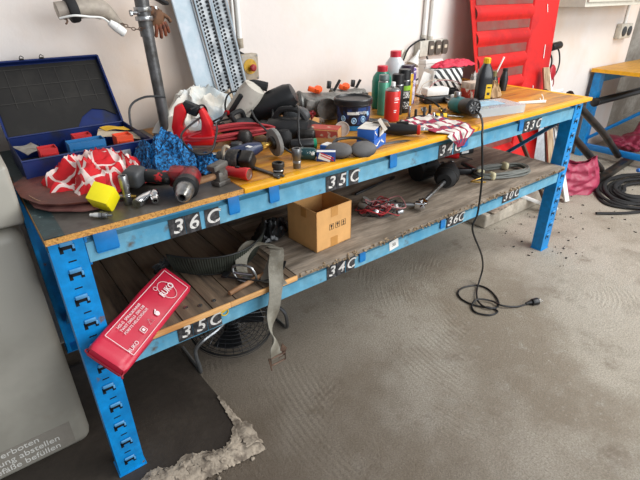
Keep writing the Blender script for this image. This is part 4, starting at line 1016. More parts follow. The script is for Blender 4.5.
b = B(); b.cyl((0, 0, .072), (0, 0, .10), .014, .012, seg=14); b.build('cap', mat('olive_cap', '6f6a40', .5), t)
b = B(); b.cyl((.01, 0, .08), (.05, -.01, .17), .003, .005, seg=8); b.build('brush_stick', WHITE, t)
t = thing('small_bottle', 'small black bottle right of the white brush', 'bottle', (2.33, .37, TT), (0, 0, 0))
b = B(); b.lathe([(0, 0), (.02, 0), (.022, .06), (.014, .09), (.012, .10), (0, .10)], seg=18); b.build('bottle_body', BLACK, t); b = B(); b.cyl((0, 0, .10), (0, 0, .115), .013, seg=14, bev=.001); b.build('cap', BLACKM, t)

# ---- transparent organiser
ORG = mat('clear_organiser', 'dfe9ee', .15, var=.0, alpha=.34)
t = thing('parts_organiser', 'clear compartment box full of small dark parts', 'organiser', (1.83, .105, TT), (0, 0, R_(-14)))
b = B(); W2, D2, H2 = .26, .155, .032
b.box((W2, D2, .002), (0, 0, .001)); b.box((.002, D2, H2), (-W2 / 2, 0, H2 / 2)); b.box((.002, D2, H2), (W2 / 2, 0, H2 / 2)); b.box((W2, .002, H2), (0, D2 / 2, H2 / 2)); b.box((W2, .002, H2), (0, -D2 / 2, H2 / 2)); b.build('tray', ORG, t)
b = B(); b.box((W2 + .002, D2 + .002, .002), (0, 0, H2 + .002)); b.box((W2 + .002, .002, .006), (0, -D2 / 2, H2)); b.build('lid', ORG, t)
b = B(); b.box((W2 * .62, D2 * .5, .001), (-.02, .01, H2 + .0036)); b.build('blue_insert', mat('pale_blue_paper', '9cc0d4', .5), t)
for k in range(5): b = B(); b.box((.0015, D2 - .006, H2 * .8), (-W2 / 2 + W2 * (k + 1) / 6, 0, H2 * .45)); b.build('divider', ORG, t)
b = B()
for k in range(60): b.box((rnd.uniform(.006, .02), rnd.uniform(.004, .01), rnd.uniform(.004, .01)), (rnd.uniform(-W2 / 2 + .012, W2 / 2 - .012), rnd.uniform(-D2 / 2 + .012, D2 / 2 - .012), rnd.uniform(.006, .022)), (rnd.random() * 3, rnd.random() * 3, 0))
o_ = b.build('small_parts', mat('small_dark_parts', '2b3a44', .4, .3, col2='6a7c86', scale=60), t); o_['kind'] = 'stuff'
# ---- white profile strip
t = thing('plastic_profile', 'white plastic profile piece lying near right end of bench', 'profile', (2.14, .09, TT), (0, 0, R_(-24)))
b = B(); b.box((.15, .034, .004), (0, 0, .002), bev=.001); b.box((.15, .004, .014), (0, -.015, .007), bev=.001); b.build('profile_strip', WHITE, t)
b = B(); b.tube([(.07, 0, .004), (.075, .01, .02), (.07, .02, .035)], .002, 6); b.tube([(.06, 0, .004), (.05, .0, .02)], .002, 6); b.build('loose_clip', WHITE, t)

# ---- extra odds in the heap
for k, (x, y, rz, lab) in enumerate(((.60, .19, .4, 'black plastic tool handle half hidden under the red cable'), (.69, .30, -.9, 'black plastic charger cup behind the grey disc'), (.80, .22, .9, 'black oily housing right of the grey disc'))):
    t = thing('tool_housing', lab, 'housing', (x, y, TT), (0, 0, rz))
    b = B(); b.lathe([(0, 0), (.024, .002), (.028, .02), (.026, .05), (.018, .062), (0, .066)], seg=18); b.build('housing_shell', (BLACK, DARKM, BLACKM)[k], t)
    b = B(); b.box((.06, .022, .022), (.035, 0, .018), (0, .2, 0), bev=.007); b.build('side_grip', (DKGREY, BLACK, DKGREY)[k], t)
t = thing('hook_wrench', 'pale worn hook-shaped wrench standing behind the hammer head', 'wrench', (.525, .135, TT), (0, 0, -.5))
b = B(); b.tube([(0, 0, .0), (.002, 0, .03), (.0, 0, .06), (.008, 0, .075), (.02, 0, .07)], lambda u: .007 - .002 * u, 8); b.build('hook_bar', mat('pale_worn_steel', 'b0a48f', .5, .4), t); b = B(); b.box((.03, .014, .012), (0, 0, .006), bev=.003); b.build('hook_foot', DARKM, t)
for k, (x, y, rz, lab) in enumerate(((1.33, .20, .3, 'thin steel rod lying before the grey carburettors'), (1.27, .16, -.5, 'short dark bar lying right of the bucket'), (1.45, .10, -.3, 'grey pliers-like clamp under the patterned rag'))):
    t = thing('steel_rod', lab, 'rod', (x, y, TT + .005), (0, 0, rz))
    b = B(); b.cyl((-.05, 0, 0), (.05, 0, 0), .0045, seg=8, bev=.0005); b.build('rod_bar', (STEEL, DARKM, GREYM)[k], t); b = B(); b.cyl((.045, 0, 0), (.058, 0, 0), .008, seg=6); b.build('rod_head', STEEL, t)

cable('black cable snaking over the bulky black tool', [(.90, .35, TT + .10), (.86, .22, TT + .135), (.82, .16, TT + .09), (.80, .12, TT + .03), (.84, .08, TT + .006)], .0035, BLACK)
cable('black cable coiled between the planer and the plastic bag', [(.66, .50, TT + .02), (.70, .46, TT + .09), (.67, .40, TT + .10), (.62, .42, TT + .075), (.66, .47, TT + .06), (.72, .42, TT + .05)], .0035, BLACKM)

for k, (x, y, z, rz, lab) in enumerate(((.72, .36, .03, .3, 'greasy grey gearbox under the light grey motor casing'), (.80, .33, .05, -.6, 'black motor end resting against the bulky black tool'), (.93, .31, .03, .8, 'black angular tool foot left of the torn carton'), (.50, .24, .02, .2, 'dark metal fitting between blue towel and red cable'))):
    t = thing('gear_case', lab, 'gear case', (x, y, TT + z), (.2, .1, rz))
    b = B(); b.box((.065, .05, .045), bev=.014, seg=3); b.cyl((.0, -.03, .0), (0, -.02, 0), .02, seg=18, bev=.002)
    b.build('case_body', (DARKM, BLACK, BLACKM, DARKM)[k], t)
    b = B(); b.cyl((.03, 0, 0), (.06, 0, 0), .013, .010, seg=14, bev=.002); b.build('output_neck', (STEEL, DARKM, DKGREY, STEEL)[k], t)
    for sx_ in (-.02, .02): b = B(); b.cyl((sx_, -.024, .017), (sx_, -.028, .017), .004, seg=6); b.build('bolt', STEEL, t)
for k, (x, y, r, lab) in enumerate(((1.29, .31, .018, 'small grey bearing ring lying right of the bucket'), (1.34, .14, .014, 'small dark washer lying near the red spray can'), (1.24, .20, .012, 'small bright nut lying between bucket and red can'), (1.78, .21, .011, 'small dark nut lying behind the teal drill'), (2.0, .06, .010, 'tiny bright washer near the white profile strip'))):
    t = thing('washer_ring', lab, 'ring', (x, y, TT)); b = B(); b.torus((0, 0, r * .3), r, r * .3, seg=18, rs=7); b.build('outer_ring', (GREYM, DARKM, STEEL, DARKM, STEEL)[k], t); b = B(); b.torus((0, 0, r * .3), r * .6, r * .15, seg=14, rs=6); b.build('inner_ring', STEEL, t)

# ================================================================ things on the lower shelf
SS = S + .001
# ---- red tool bag
BAGR = mat('red_vinyl', 'c01f3c', .38, var=.05, vscale=10, bump=.12, bscale=14)
FLc, FRc, NRc, NLc = Vector((.297, .160, .599)), Vector((.355, .095, .531)), Vector((.075, -.128, .507)), Vector((.017, -.063, .576))
ex = ((NRc + NLc) - (FRc + FLc)).normalized(); ey = (FLc - FRc); ey = (ey - ex * ey.dot(ex)).normalized()
if ex.cross(ey).z < 0: ey = -ey
ez = ex.cross(ey); Lb = .359
Mb = Matrix((ex, ey, ez)).transposed().to_4x4(); Mb.translation = (FLc + FRc + NRc + NLc) / 4 - ez * .0235 + Vector((0, 0, .016))
t = thing('tool_bag', 'long red vinyl tool bag with white print sticking out over the lower shelf', 'bag')
t.matrix_world = Mb
def bagf(u, v):
    a_ = u * 2 * PI; c_, s_ = math.cos(a_), math.sin(a_); p = 5
    f = abs(2 * v - 1)
    e = 1 if f < .97 else .90
    w = .0565 * e; h = .022 * (1 if f < .97 else .8)
    x = (v - .5) * Lb
    n_ = noise.noise(Vector((x * 12, c_ * 2, s_ * 2))) * .0022
    return (x, (w + n_) * math.copysign(abs(c_) ** (2 / p), c_), (h + n_) * math.copysign(abs(s_) ** (2 / p), s_))
b = B(); b.sheet(bagf, 48, 30, 0)
for sx_ in (-1, 1): b.box((.002, .098, .034), (sx_ * (Lb / 2 - .0005), 0, 0), bev=.0008)
b.build('bag_body', BAGR, t)
PRN = mat('white_screen_print', 'e8d6d6', .5, var=.0)
def stripe(x0, y0, x1, y1, w=.0016, name='printed_line', z=.0268):
    b = B(); v = Vector((x1 - x0, y1 - y0)); b.box((v.length, w, .0006)); return b.build(name, PRN, t, ((x0 + x1) / 2, (y0 + y1) / 2, z), (0, 0, math.atan2(v.y, v.x)))
hx = Lb / 2
for a_ in (((-hx + .02, -.044), (hx - .045, -.044)), ((-hx + .02, .044), (hx - .045, .044)), ((-hx + .02, -.044), (-hx + .02, .044)), ((hx - .045, -.044), (hx - .045, .044))): stripe(*a_[0], *a_[1])
b = B(); b.torus((0, 0, 0), .032, .0009, seg=40, rs=4, sq=.78); b.build('printed_ring', PRN, t, (-hx + .075, 0, .0268), (0, 0, PI / 2))
b = B(); b.torus((0, 0, 0), .006, .0008, seg=16, rs=4); b.build('printed_ring', PRN, t, (-hx + .098, -.028, .0268))
text('printed_brand', 'RUKO', .026, PRN, t, (-hx + .075, 0, .0268), (0, 0, PI), off=.0006, sx=.85)
for k, s_ in enumerate(('HSS-G  SPIRALBOHRER', 'TWIST DRILLS  DIN 338', 'FORETS HELICOIDAUX')):
    text('printed_text', s_, .0105, PRN, t, (.045, -.032 + .012 * k, .0268), (0, 0, PI), sx=1.0)
text('printed_text', 'RUKO', .015, PRN, t, (.115, .030, .0268), (0, 0, PI))
for k in range(3):
    x = .055 - k * .035
    if k == 0: b = B(); [b.box(sz, c) for sz, c in (((.016, .0016, .0006), (0, .008, 0)), ((.016, .0016, .0006), (0, -.008, 0)), ((.0016, .016, .0006), (.008, 0, 0)), ((.0016, .016, .0006), (-.008, 0, 0)), ((.008, .008, .0006), (0, 0, 0)))]
    elif k == 1: b = B(); b.tube([(-.009, -.006, 0), (.009, -.006, 0), (0, .009, 0)], .0009, 4, closed=True, smooth=False)
    else: b = B(); b.cyl((0, 0, -.0003), (0, 0, .0003), .008, seg=8); b.box((.016, .004, .0006), (0, .008, 0), (0, 0, .5))
    b.build('printed_icon', PRN, t, (x, .022, .0268), (0, 0, PI))
b = B(); b.tube([(-hx * .9, .053, -.004), (0, .0572, -.003), (hx - .01, .053, -.004), (hx + .0015, .05, -.006), (hx + .0015, -.05, -.006), (hx - .01, -.053, -.004)], .0022, 6); b.build('zip', mat('dark_red_zip', '8a1228', .5), t)
# ---- spiral stiffened strap (black ribbed duct)
t = thing('ribbed_belt', 'wide dark green-black ribbed belt curving along the shelf behind the red bag', 'belt', (0, 0, SS))
path = [(.352, .245), (.405, .175), (.465, .135), (.53, .125), (.60, .155), (.66, .215), (.70, .29)]
cat_ = []
for i in range(len(path) - 1):
    a_, b1, c1, d1 = [Vector(path[max(0, min(len(path) - 1, i + k))]) for k in (-1, 0, 1, 2)]
    for k in range(12):
        q = k / 12; cat_.append(0.5 * ((2 * b1) + (c1 - a_) * q + (2 * a_ - 5 * b1 + 4 * c1 - d1) * q * q + (3 * b1 - a_ - 3 * c1 + d1) * q ** 3))
cat_.append(Vector(path[-1]))
n_ = len(cat_)
BELT = mat('ribbed_webbing', '33372f', .6, col2='23261f', scale=20, bump=.3)
def beltf(u, v):
    i = min(int(u * (n_ - 1)), n_ - 2); f = u * (n_ - 1) - i
    p = cat_[i].lerp(cat_[i + 1], f); tg = (cat_[i + 1] - cat_[i]).normalized(); nr = Vector((tg.y, -tg.x))
    tilt = .35; off = -v * .086 * math.sin(tilt)
    rib = .0012 * (1 if int(u * 120) % 2 else -1)
    p = p - nr * off + nr * (rib + .004 * math.sin(v * PI))
    return (p.x, p.y, .002 + v * .086 * math.cos(tilt))
b = B(); b.sheet(beltf, 240, 5, .004); b.build('webbing', BELT, t)
b = B(); b.tube([Vector(beltf(k / 40, 1)) for k in range(41)], .0028, 6, smooth=False); b.tube([Vector(beltf(k / 40, 0)) + Vector((0, 0, .002)) for k in range(41)], .0028, 6, smooth=False); b.build('hem', mat('belt_hem', '1d2020', .6), t)
o = heap(0, 0, .095, .06, .045, 12.1, n=44, fold=.5).build('folded_tarp', mat('black_film', '26282a', .35, var=.2, bump=.4, bscale=30), None, (.765, .285, SS), (0, 0, .4), ang=60)
tag(o, 'crumpled black plastic sheet behind the belt near the carton', 'sheet')
t = thing('wire_brush', 'dark bristly brush head lying at end of the red bag', 'brush', (.322, .262, SS + .016), (0, 0, R_(35)))
b = B(); b.box((.075, .028, .014), (0, 0, .004), bev=.003); b.build('brush_block', DARKM, t)
b = B()
for k in range(70): b.cyl((rnd.uniform(-.034, .034), rnd.uniform(-.01, .01), .008), (rnd.uniform(-.042, .042), rnd.uniform(-.018, .018), rnd.uniform(.018, .03)), .0012, seg=4)
o_ = b.build('bristles', DKGREY, t); o_['kind'] = 'stuff'
# ---- grey harness strap
STR = mat('grey_webbing', '8b877b', .8, col2='6c6659', scale=12, var=.1, bump=.5, bscale=160, dirt='4d463b', dscale=9, dlo=.6, dhi=.75)
t = thing('tension_strap', 'grey webbing strap with metal buckle hanging from the lower shelf', 'strap', (0, 0, 0))
def ribbon(pts, w, th=.0022, sub=8):
    P = []
    n = len(pts)
    for i in range(n - 1):
        a_, b1, c1, d1 = [Vector(pts[max(0, min(n - 1, i + k))]) for k in (-1, 0, 1, 2)]
        for k in range(sub):
            q = k / sub; P.append(0.5 * ((2 * b1) + (c1 - a_) * q + (2 * a_ - 5 * b1 + 4 * c1 - d1) * q * q + (3 * b1 - a_ - 3 * c1 + d1) * q ** 3))
    P.append(Vector(pts[-1])); m_ = len(P)
    b = B()
    # each point: x,y,z,angle,width-factor
    return P, m_
def strap(pts, wdirs, w):
    """pts centre line, wdirs the width direction at each point"""
    n = len(pts); sub = 8
    def cr(A, i, q):
        a_, b1, c1, d1 = [Vector(A[max(0, min(n - 1, i + k))]) for k in (-1, 0, 1, 2)]
        return 0.5 * ((2 * b1) + (c1 - a_) * q + (2 * a_ - 5 * b1 + 4 * c1 - d1) * q * q + (3 * b1 - a_ - 3 * c1 + d1) * q ** 3)
    def fn(u, v):
        s_ = u * (n - 1); i = min(int(s_), n - 2); q = s_ - i
        p = cr(pts, i, q); d = cr(wdirs, i, q); d = d.normalized() if d.length > 1e-6 else Vector((1, 0, 0))
        return p + d * (v - .5) * w
    b = B(); b.sheet(fn, (n - 1) * sub, 4, .0025); return b
s1 = strap([(.672, .135, .560), (.668, .10, .578), (.640, .05, .585), (.600, -.005, .578), (.574, -.046, .545), (.562, -.055, .50), (.553, -.053, .45), (.546, -.05, .393), (.545, -.05, .35), (.547, -.05, .307), (.556, -.05, .245)],
           [(.8, -.8, 0), (.8, -.7, 0), (.9, -.6, 0), (1, -.5, .0), (1, -.2, 0), (1, 0, 0), (1, 0, 0), (.7, .5, 0), (.3, .9, 0), (.8, .5, 0), (1, 0, 0)], .048)
s1.build('hanging_webbing', STR, t)
s2 = strap([(.515, .045, .540), (.515, .07, .562), (.54, .105, .590), (.59, .13, .604), (.635, .115, .598), (.655, .08, .588)],
           [(.6, -.8, -.3), (.6, -.8, -.3), (.5, -.8, -.3), (.4, -1, -.2), (.6, -1, 0), (.8, -.8, 0)], .042)
s2.build('looped_webbing', STR, t)
s3 = strap([(.64, .06, .586), (.60, .03, .56), (.565, .0, .545), (.585, -.03, .540), (.60, -.04, .52)], [(1, -.5, .3), (.8, -.6, .3), (.8, -.3, .3), (.8, -.2, .2), (1, 0, 0)], .04)
s3.build('rear_webbing', STR, t)
b = B(); b.tube([(.530, -.052, .255), (.530, -.052, .225), (.588, -.052, .225), (.588, -.052, .255)], .0032, 8, closed=True, smooth=False); b.cyl((.522, -.052, .26), (.530, -.053, .205), .003, seg=8)
b.prism([(-.014, 0), (.012, .004), (.022, .03), (.004, .06), (-.006, .03)], .002, (.578, -.045, .235), (PI / 2, 0, 0)); b.build('hook_end', mat('rusty_steel', '7a6354', .6, .6, col2='4f3a30', scale=40), t, label='rusty hook at the hanging end')
b = B(); b.tube([(.495, .062, .535), (.490, .078, .578), (.525, .03, .585), (.532, .010, .54)], .0042, 8, closed=True); b.cyl((.49, .072, .557), (.528, .02, .56), .0042, seg=8); b.box((.03, .03, .003), (.517, .038, .548), (0, .2, .6), bev=.001); b.build('buckle', STEEL, t, label='steel ratchet buckle')
b = B(); b.cyl((.43, .0, SS + .01), (.60, .035, SS + .012), .008, .008, seg=10, bev=.002); o = b.build('wooden_rod', WOOD); tag(o, 'round wooden rod under the grey strap', 'rod')
t = thing('black_strap', 'black webbing strap end lying under the grey strap', 'strap', (0, 0, SS))
b = strap([(.47, .09, .012), (.50, .03, .018), (.56, -.01, .012), (.63, .02, .008), (.67, .06, .01)], [(.5, -.8, .3)] * 5, .025); b.build('webbing', BLACKM, t)
b = B(); b.box((.03, .02, .008), (.47, .10, .014), (0, 0, .6), bev=.002); b.build('slider', BLACK, t)

# ---- cardboard box
def carton():
    A = Vector((.808, .050)); Bq = Vector((.978, .062)); Lf = Vector((.862, .205))
    t = thing('cardboard_box', 'open brown cardboard box on the lower shelf with printed handling marks', 'box', (.808, .05, SS), (0, 0, math.atan2(.012, .17)))
    w, d, h = .172, .165, .158; th = .003
    b = B(); b.box((w, th, h), (w / 2, th / 2, h / 2)); b.build('front_panel', CARD, t)
    b = B(); b.box((th, d, h), (th / 2, d / 2, h / 2)); b.build('side_panel', CARD, t)
    b = B(); b.box((th, d, h), (w - th / 2, d / 2, h / 2)); b.build('side_panel', CARD, t)
    b = B(); b.box((w, th, h), (w / 2, d - th / 2, h / 2)); b.build('back_panel', CARD, t)
    b = B(); b.box((w, d, th), (w / 2, d / 2, th / 2)); b.build('bottom_panel', CARD, t)
    TAPE = mat('brown_tape', 'c08a4a', .3, var=.05)
    for z in (h - .018, .020):
        b = B(); b.box((.034, .0008, .038), (w * .5, -.0006, z)); b.build('packing_tape', TAPE, t)
    b = B(); b.box((.0008, .03, .034), (-.0006, .07, h - .02)); b.build('packing_tape', TAPE, t)
    INK = mat('carton_ink', '3a2d22', .7, var=.0)
    for k in range(3):
        x = .052 + k * .030; z = h * .52
        b = B()
        for sz, c in (((.020, .0006, .0012), (0, 0, .011)), ((.020, .0006, .0012), (0, 0, -.011)), ((.0012, .0006, .022), (.010, 0, 0)), ((.0012, .0006, .022), (-.010, 0, 0))): b.box(sz, c)
        if k == 0: b.prism([(-.005, .008), (.005, .008), (.003, 0), (.001, -.002), (.001, -.007), (.004, -.008), (-.004, -.008), (-.001, -.007), (-.001, -.002), (-.003, 0)], .0006, rot=(PI / 2, 0, 0))
        elif k == 1: b.prism([(-.007, .002), (-.004, .007), (0, .009), (.004, .007), (.007, .002), (.001, .002), (.001, -.007), (-.001, -.008), (-.001, .002)], .0006, rot=(PI / 2, 0, 0))
        else: b.prism([(-.005, -.007), (-.001, -.007), (-.001, .001), (-.005, .001), (0, .009), (.005, .001), (.001, .001), (.001, -.007), (.005, -.007), (.005, -.0085), (-.005, -.0085)], .0006, rot=(PI / 2, 0, 0))
        b.build('handling_mark', INK, t, (x + .02, -.0006, z))
carton()

# ---- wire bundle
t = thing('wire_tangle', 'tangle of thin red and grey wires with small connectors beside the cardboard box', 'wires', (1.235, .165, SS))
t.scale = (1.15, 1.15, 1.1)
rw = random.Random(21)
for k in range(16):
    cx, cy = rw.uniform(-.03, .03), rw.uniform(-.03, .03); r = rw.uniform(.03, .065); z = rw.uniform(.004, .05)
    pts = [(cx + r * math.cos(a_ + k) * rw.uniform(.7, 1.4), cy + r * .9 * math.sin(a_ + k) * rw.uniform(.7, 1.3), max(.004, z + rw.uniform(-.03, .02))) for a_ in [q * 2 * PI / 7 for q in range(7)]]
    b = B(); b.tube(pts, .0022, 5, 5, closed=True); b.build('wire', (REDC, REDC, mat('pink_wire', ''), DKGREY, BLACK)[k % 5], t)
for k in range(7):
    b = B(); b.box((rw.uniform(.018, .03), .016, .014), bev=.002); b.box((.008, .018, .006), (.006, 0, .002)); b.build('connector', (STEEL, WHITE, GREYM)[k % 3], t, (rw.uniform(-.07, .07), rw.uniform(-.09, .05), rw.uniform(.012, .04)), (rw.random(), rw.random(), rw.random() * 3))
b = B(); b.box((.06, .035, .03), bev=.008); b.cyl((-.02, 0, .015), (-.02, 0, .03), .012, seg=14); b.build('relay_block', mat('dull_grey_plastic', '8c8a84', .5), t, (-.03, .055, .028), (.3, .1, .5))
# ---- drive shaft
t = thing('steering_column', 'greasy black drive shaft with bright universal joint lying on the shelf', 'shaft', (0, 0, SS))
b = B(); b.cyl((1.27, .195, .025), (1.37, .085, .024), .007, .010, seg=14, bev=.001); b.build('splined_rod', STEEL, t)
b = B(); b.box((.04, .024, .032), (1.378, .075, .024), (0, 0, -.9), bev=.004); b.cyl((1.365, .045, .024), (1.41, .10, .024), .010, seg=14, bev=.001); b.box((.034, .034, .024), (1.415, .085, .024), (.3, 0, .3), bev=.004); b.cyl((1.39, .08, .004), (1.39, .08, .046), .010, seg=14, bev=.001); b.build('universal_joint', CHROME, t, label='bright steel universal joint')
b = B(); b.cyl((1.42, .09, .024), (1.62, .145, .052), .0075, .010, seg=14); b.build('polished_rod', STEEL, t)
b = B(); b.lathe([(.009, 0), (.034, .0), (.050, .02), (.056, .06), (.054, .085), (.04, .11), (.03, .15), (0, .15)], (1.62, .145, .058), (0, R_(82), R_(28)), seg=24)
for zz in (.015, .03, .045): pass
b.build('rubber_boot', BLACKM, t)
for k in range(3): b = B(); b.torus((1.65 + k * .018, .161 + k * .009, .062), .052 + .001 * k, .003, (0, R_(82), R_(28)), seg=24, rs=6); b.build('boot_ring', DARKM, t)
t = thing('motor_block', 'black oily motor block behind the drive shaft', 'motor', (1.70, .33, SS))
t.scale = (1.15, 1.15, 1.1)
b = B(); b.cyl((-.06, .0, .045), (.05, .0, .045), .045, seg=24, bev=.005)
for k in range(12): b.box((.10, .004, .012), (-.005, .045 * math.cos(k * PI / 6), .045 + .045 * math.sin(k * PI / 6)), (k * PI / 6, 0, 0))
b.build('finned_body', BLACKM, t)
b = B(); b.cyl((.05, 0, .045), (.08, 0, .045), .03, .022, seg=18, bev=.002); b.cyl((.08, 0, .045), (.12, 0, .045), .009, seg=12); b.build('end_shield', DARKM, t)
b = B(); b.box((.05, .035, .03), (-.01, -.02, .095), bev=.005); b.build('terminal_box', BLACK, t)
t = thing('lever_assembly', 'black angular lever assembly in front of the red screwdriver', 'lever', (1.88, .25, SS), (0, 0, -.7))
b = B(); b.box((.12, .03, .03), (0, 0, .02), bev=.006); b.cyl((-.05, 0, 0), (-.05, 0, .06), .02, seg=16, bev=.003); b.box((.03, .11, .018), (.05, .04, .03), (0, .15, .3), bev=.005); b.build('lever_arm', BLACK, t)
b = B(); b.cyl((-.05, 0, .06), (-.05, 0, .075), .011, seg=6, bev=.001); b.build('nut', STEEL, t)
t = thing('long_tool', 'long black-shafted tool lying across the back of the shelf', 'tool', (1.45, .40, SS + .008), (0, 0, R_(10)))
b = B(); b.cyl((-.18, 0, 0), (.10, 0, .002), .006, seg=10, bev=.001); b.build('shaft', BLACK, t); b = B(); b.box((.04, .018, .014), (.11, 0, 0), bev=.003); b.build('head', DARKM, t)
t = thing('screwdriver', 'red-handled screwdriver on the lower shelf behind the hanging cord', 'screwdriver', (2.06, .45, SS + .018), (0, 0, R_(-60)))
b = B(); b.lathe([(0, -.055), (.014, -.052), (.018, -.03), (.015, .0), (.018, .03), (.012, .045)], rot=(0, PI / 2, 0), seg=12); b.build('handle', RED, t); b = B(); b.cyl((.045, 0, 0), (.12, 0, -.01), .0035, seg=8); b.build('blade', STEEL, t)
t = thing('flat_box', 'flat black box with white label at the back of the shelf', 'box', (2.18, .47, SS), (0, 0, -.2))
b = B(); b.box((.13, .06, .03), (0, 0, .015), bev=.005); b.build('pouch_body', BLACK, t); b = B(); b.box((.05, .001, .014), (0, -.0305, .016)); b.box((.05, .03, .001), (0, -.01, .0305)); b.build('label', PAPER, t)
# ---- coiled cable
t = thing('cable_coil', 'coil of grey cable tied with cream tape on the lower shelf', 'cable coil', (2.055, .125, SS + .004), (0, 0, R_(-18)))
GC = mat('grey_cable_sheath', '6b6d68', .5, var=.12)
for k in range(9):
    a_ = .15 + .006 * (k % 3) - .006 * (k // 3); c_ = .062 + .006 * (k % 3) - .002 * (k // 3)
    b = B(); b.tube([(a_ * math.copysign(abs(math.cos(q)) ** .8, math.cos(q)), c_ * math.copysign(abs(math.sin(q)) ** .8, math.sin(q)), .005 + .009 * (k // 3) + .003 * math.sin(3 * q + k)) for q in [j * PI / 8 for j in range(16)]], .0045, 7, 3, closed=True); b.build('cable_loop', GC, t)
for x, y in ((-.10, -.052), (.06, .05), (-.13, .0)):
    b = B(); b.box((.026, .042, .040), (x, y, .016), (0, 0, .3 if y else 1.2), bev=.012, seg=3); b.build('tape_wrap', mat('cream_tape', 'cbc29e', .6), t)
b = B(); b.tube([(-.14, -.04, .01), (-.20, -.05, .005), (-.23, -.07, .008), (-.17, -.10, .008)], .004, 6); b.build('loose_end', mat('brass', ''), t)

# ================================================================ things on and near the floor under the bench
# ---- fan
t = thing('floor_fan', 'round black wire-guard floor fan with chrome tube stand under the bench', 'fan', (.600, .40, .0), (0, 0, R_(-30)))
t.scale = (.78, .78, .78)
GW = mat('fan_wire', '37383a', .35, .7, var=.05)
Mf = Matrix.Translation((0, 0, .135)) @ Euler((R_(12), R_(4), 0)).to_matrix().to_4x4()
def bld(b, name, m, par, ml, kind=None):
    o = b.build(name, m, par); o.matrix_local = ml
    if kind: o['kind'] = kind
    return o
for nm, zz in (('front_guard', .045), ('rear_guard', -.045)):
    b = B()
    for k in range(9): b.torus((0, 0, zz * (1 - .5 * ((k + 1) / 9) ** 3)), .035 + .024 * k, .0016, seg=48, rs=5)
    for k in range(30):
        a_ = k * PI / 15
        b.tube([(.03 * math.cos(a_), .03 * math.sin(a_), zz), (.12 * math.cos(a_ + .15), .12 * math.sin(a_ + .15), zz), (.19 * math.cos(a_ + .2), .19 * math.sin(a_ + .2), zz * .75), (.228 * math.cos(a_ + .2), .228 * math.sin(a_ + .2), 0)], .0014, 4, 3)
    bld(b, nm, GW, t, Mf, 'stuff')
b = B(); b.torus((0, 0, 0), .229, .005, seg=48, rs=8); bld(b, 'guard_rim', BLACK, t, Mf)
for k in range(3):
    b = B(); b.sheet(lambda u, v: ((.03 + .15 * u) * math.cos(v * 1.1 * (1 - .2 * u)), (.03 + .15 * u) * math.sin(v * 1.1 * (1 - .2 * u)), .02 * (v - .5)), 8, 6, .0015); bld(b, 'fan_blade', mat('fan_blade_black', '202123', .35), t, Mf @ Matrix.Rotation(k * 2 * PI / 3, 4, 'Z'))
b = B(); b.cyl((0, 0, -.09), (0, 0, .03), .045, .03, seg=24, bev=.006); bld(b, 'motor_hub', BLACK, t, Mf)
fi = (Matrix.Translation((.600, .40, 0)) @ Matrix.Rotation(R_(-30), 4, 'Z') @ Matrix.Scale(.78, 4)).inverted()
fl = lambda P: [fi @ Vector(p) for p in P]
b = B(); b.tube(fl([(.400, .48, .011), (.399, .36, .011), (.398, .30, .011), (.396, .288, .04), (.390, .292, .10), (.396, .295, .135), (.43, .29, .165), (.50, .30, .18), (.56, .33, .19)]), .0105, 8); b.build('stand_tube', mat('satin_chrome', '8d9092', .3, .8), t)
b = B(); b.tube(fl([(.825, .52, .011), (.827, .38, .011), (.829, .325, .011), (.829, .31, .035), (.826, .318, .09), (.81, .34, .12), (.77, .37, .13)]), .0105, 8); b.build('stand_tube', mat('dull_chrome', '6f7072', .3, .9), t)

# ================================================================ left wall side: pipe, lamp, glove
t = thing('stand_pipe', 'grey steel scaffold pipe standing upright behind the tool pile', 'pipe', (.545, .66, TT))
PIPE = mat('galvanised_pipe', '6f7071', .4, .6, col2='4c4a47', scale=12, var=.1, bump=.2)
b = B(); b.cyl((0, 0, 0), (-.012, 0, .40), .0205, seg=20); b.build('pipe_tube', PIPE, t)
b = B(); b.cyl((-.012, 0, .35), (-.016, 0, .78), .024, seg=20); b.build('upper_sleeve', PIPE, t)
b = B(); b.cyl((-.0135, 0, .40), (-.0137, 0, .415), .030, seg=20, bev=.002); b.cyl((-.0135, 0, .428), (-.0137, 0, .443), .030, seg=20, bev=.002); b.box((.02, .012, .05), (.026, 0, .42), bev=.002); b.cyl((-.055, -.01, .425), (-.02, -.01, .425), .006, seg=8); b.cyl((-.063, -.01, .425), (-.055, -.01, .425), .010, seg=6); b.build('pipe_clamp', STEEL, t)
b = B(); b.cyl((0, 0, 0), (0, 0, .006), .05, seg=24, bev=.001); b.build('base_flange', DARKM, t)
# work lamp body: tapered grey sleeve with rubber ring
t = thing('inspection_lamp', 'grey tapered metal tube with black rubber ring hanging beside the pipe', 'lamp', (0, 0, 0))
LP0 = Vector((.24, .64, 1.345)); LP1 = Vector((.445, .66, 1.285))
b = B(); b.tube([(.262, .66, 1.318), (.30, .66, 1.322), (.35, .66, 1.325), (.395, .66, 1.318), (.43, .66, 1.293), (.457, .66, 1.268)], lambda u: .026 if u < .2 else (.031 if u < .6 else .031 - .029 * (u - .6) / .4), 14, 6); b.build('lamp_tube', mat('dusty_tube', 'b0a698', .6, .2, col2='8b8078', scale=10), t)
b = B(); b.cyl((.292, .66, 1.320), (.322, .66, 1.324), .040, seg=24, bev=.008); b.build('rubber_ring', BLACKM, t)
b = B(); b.tube([(.268, .645, 1.300), (.280, .63, 1.292), (.272, .62, 1.282)], .003, 6); b.build('spring_clip', mat('rusty_steel', ''), t)
t = thing('extension_lead', 'white cable with white connector hanging from the grey tube', 'cable', (0, 0, 0))
b = B(); b.tube([(.262, .640, 1.298), (.30, .615, 1.305), (.345, .622, 1.300), (.385, .626, 1.295), (.410, .63, 1.275)], .0035, 7); b.build('white_cable', WHITE, t)
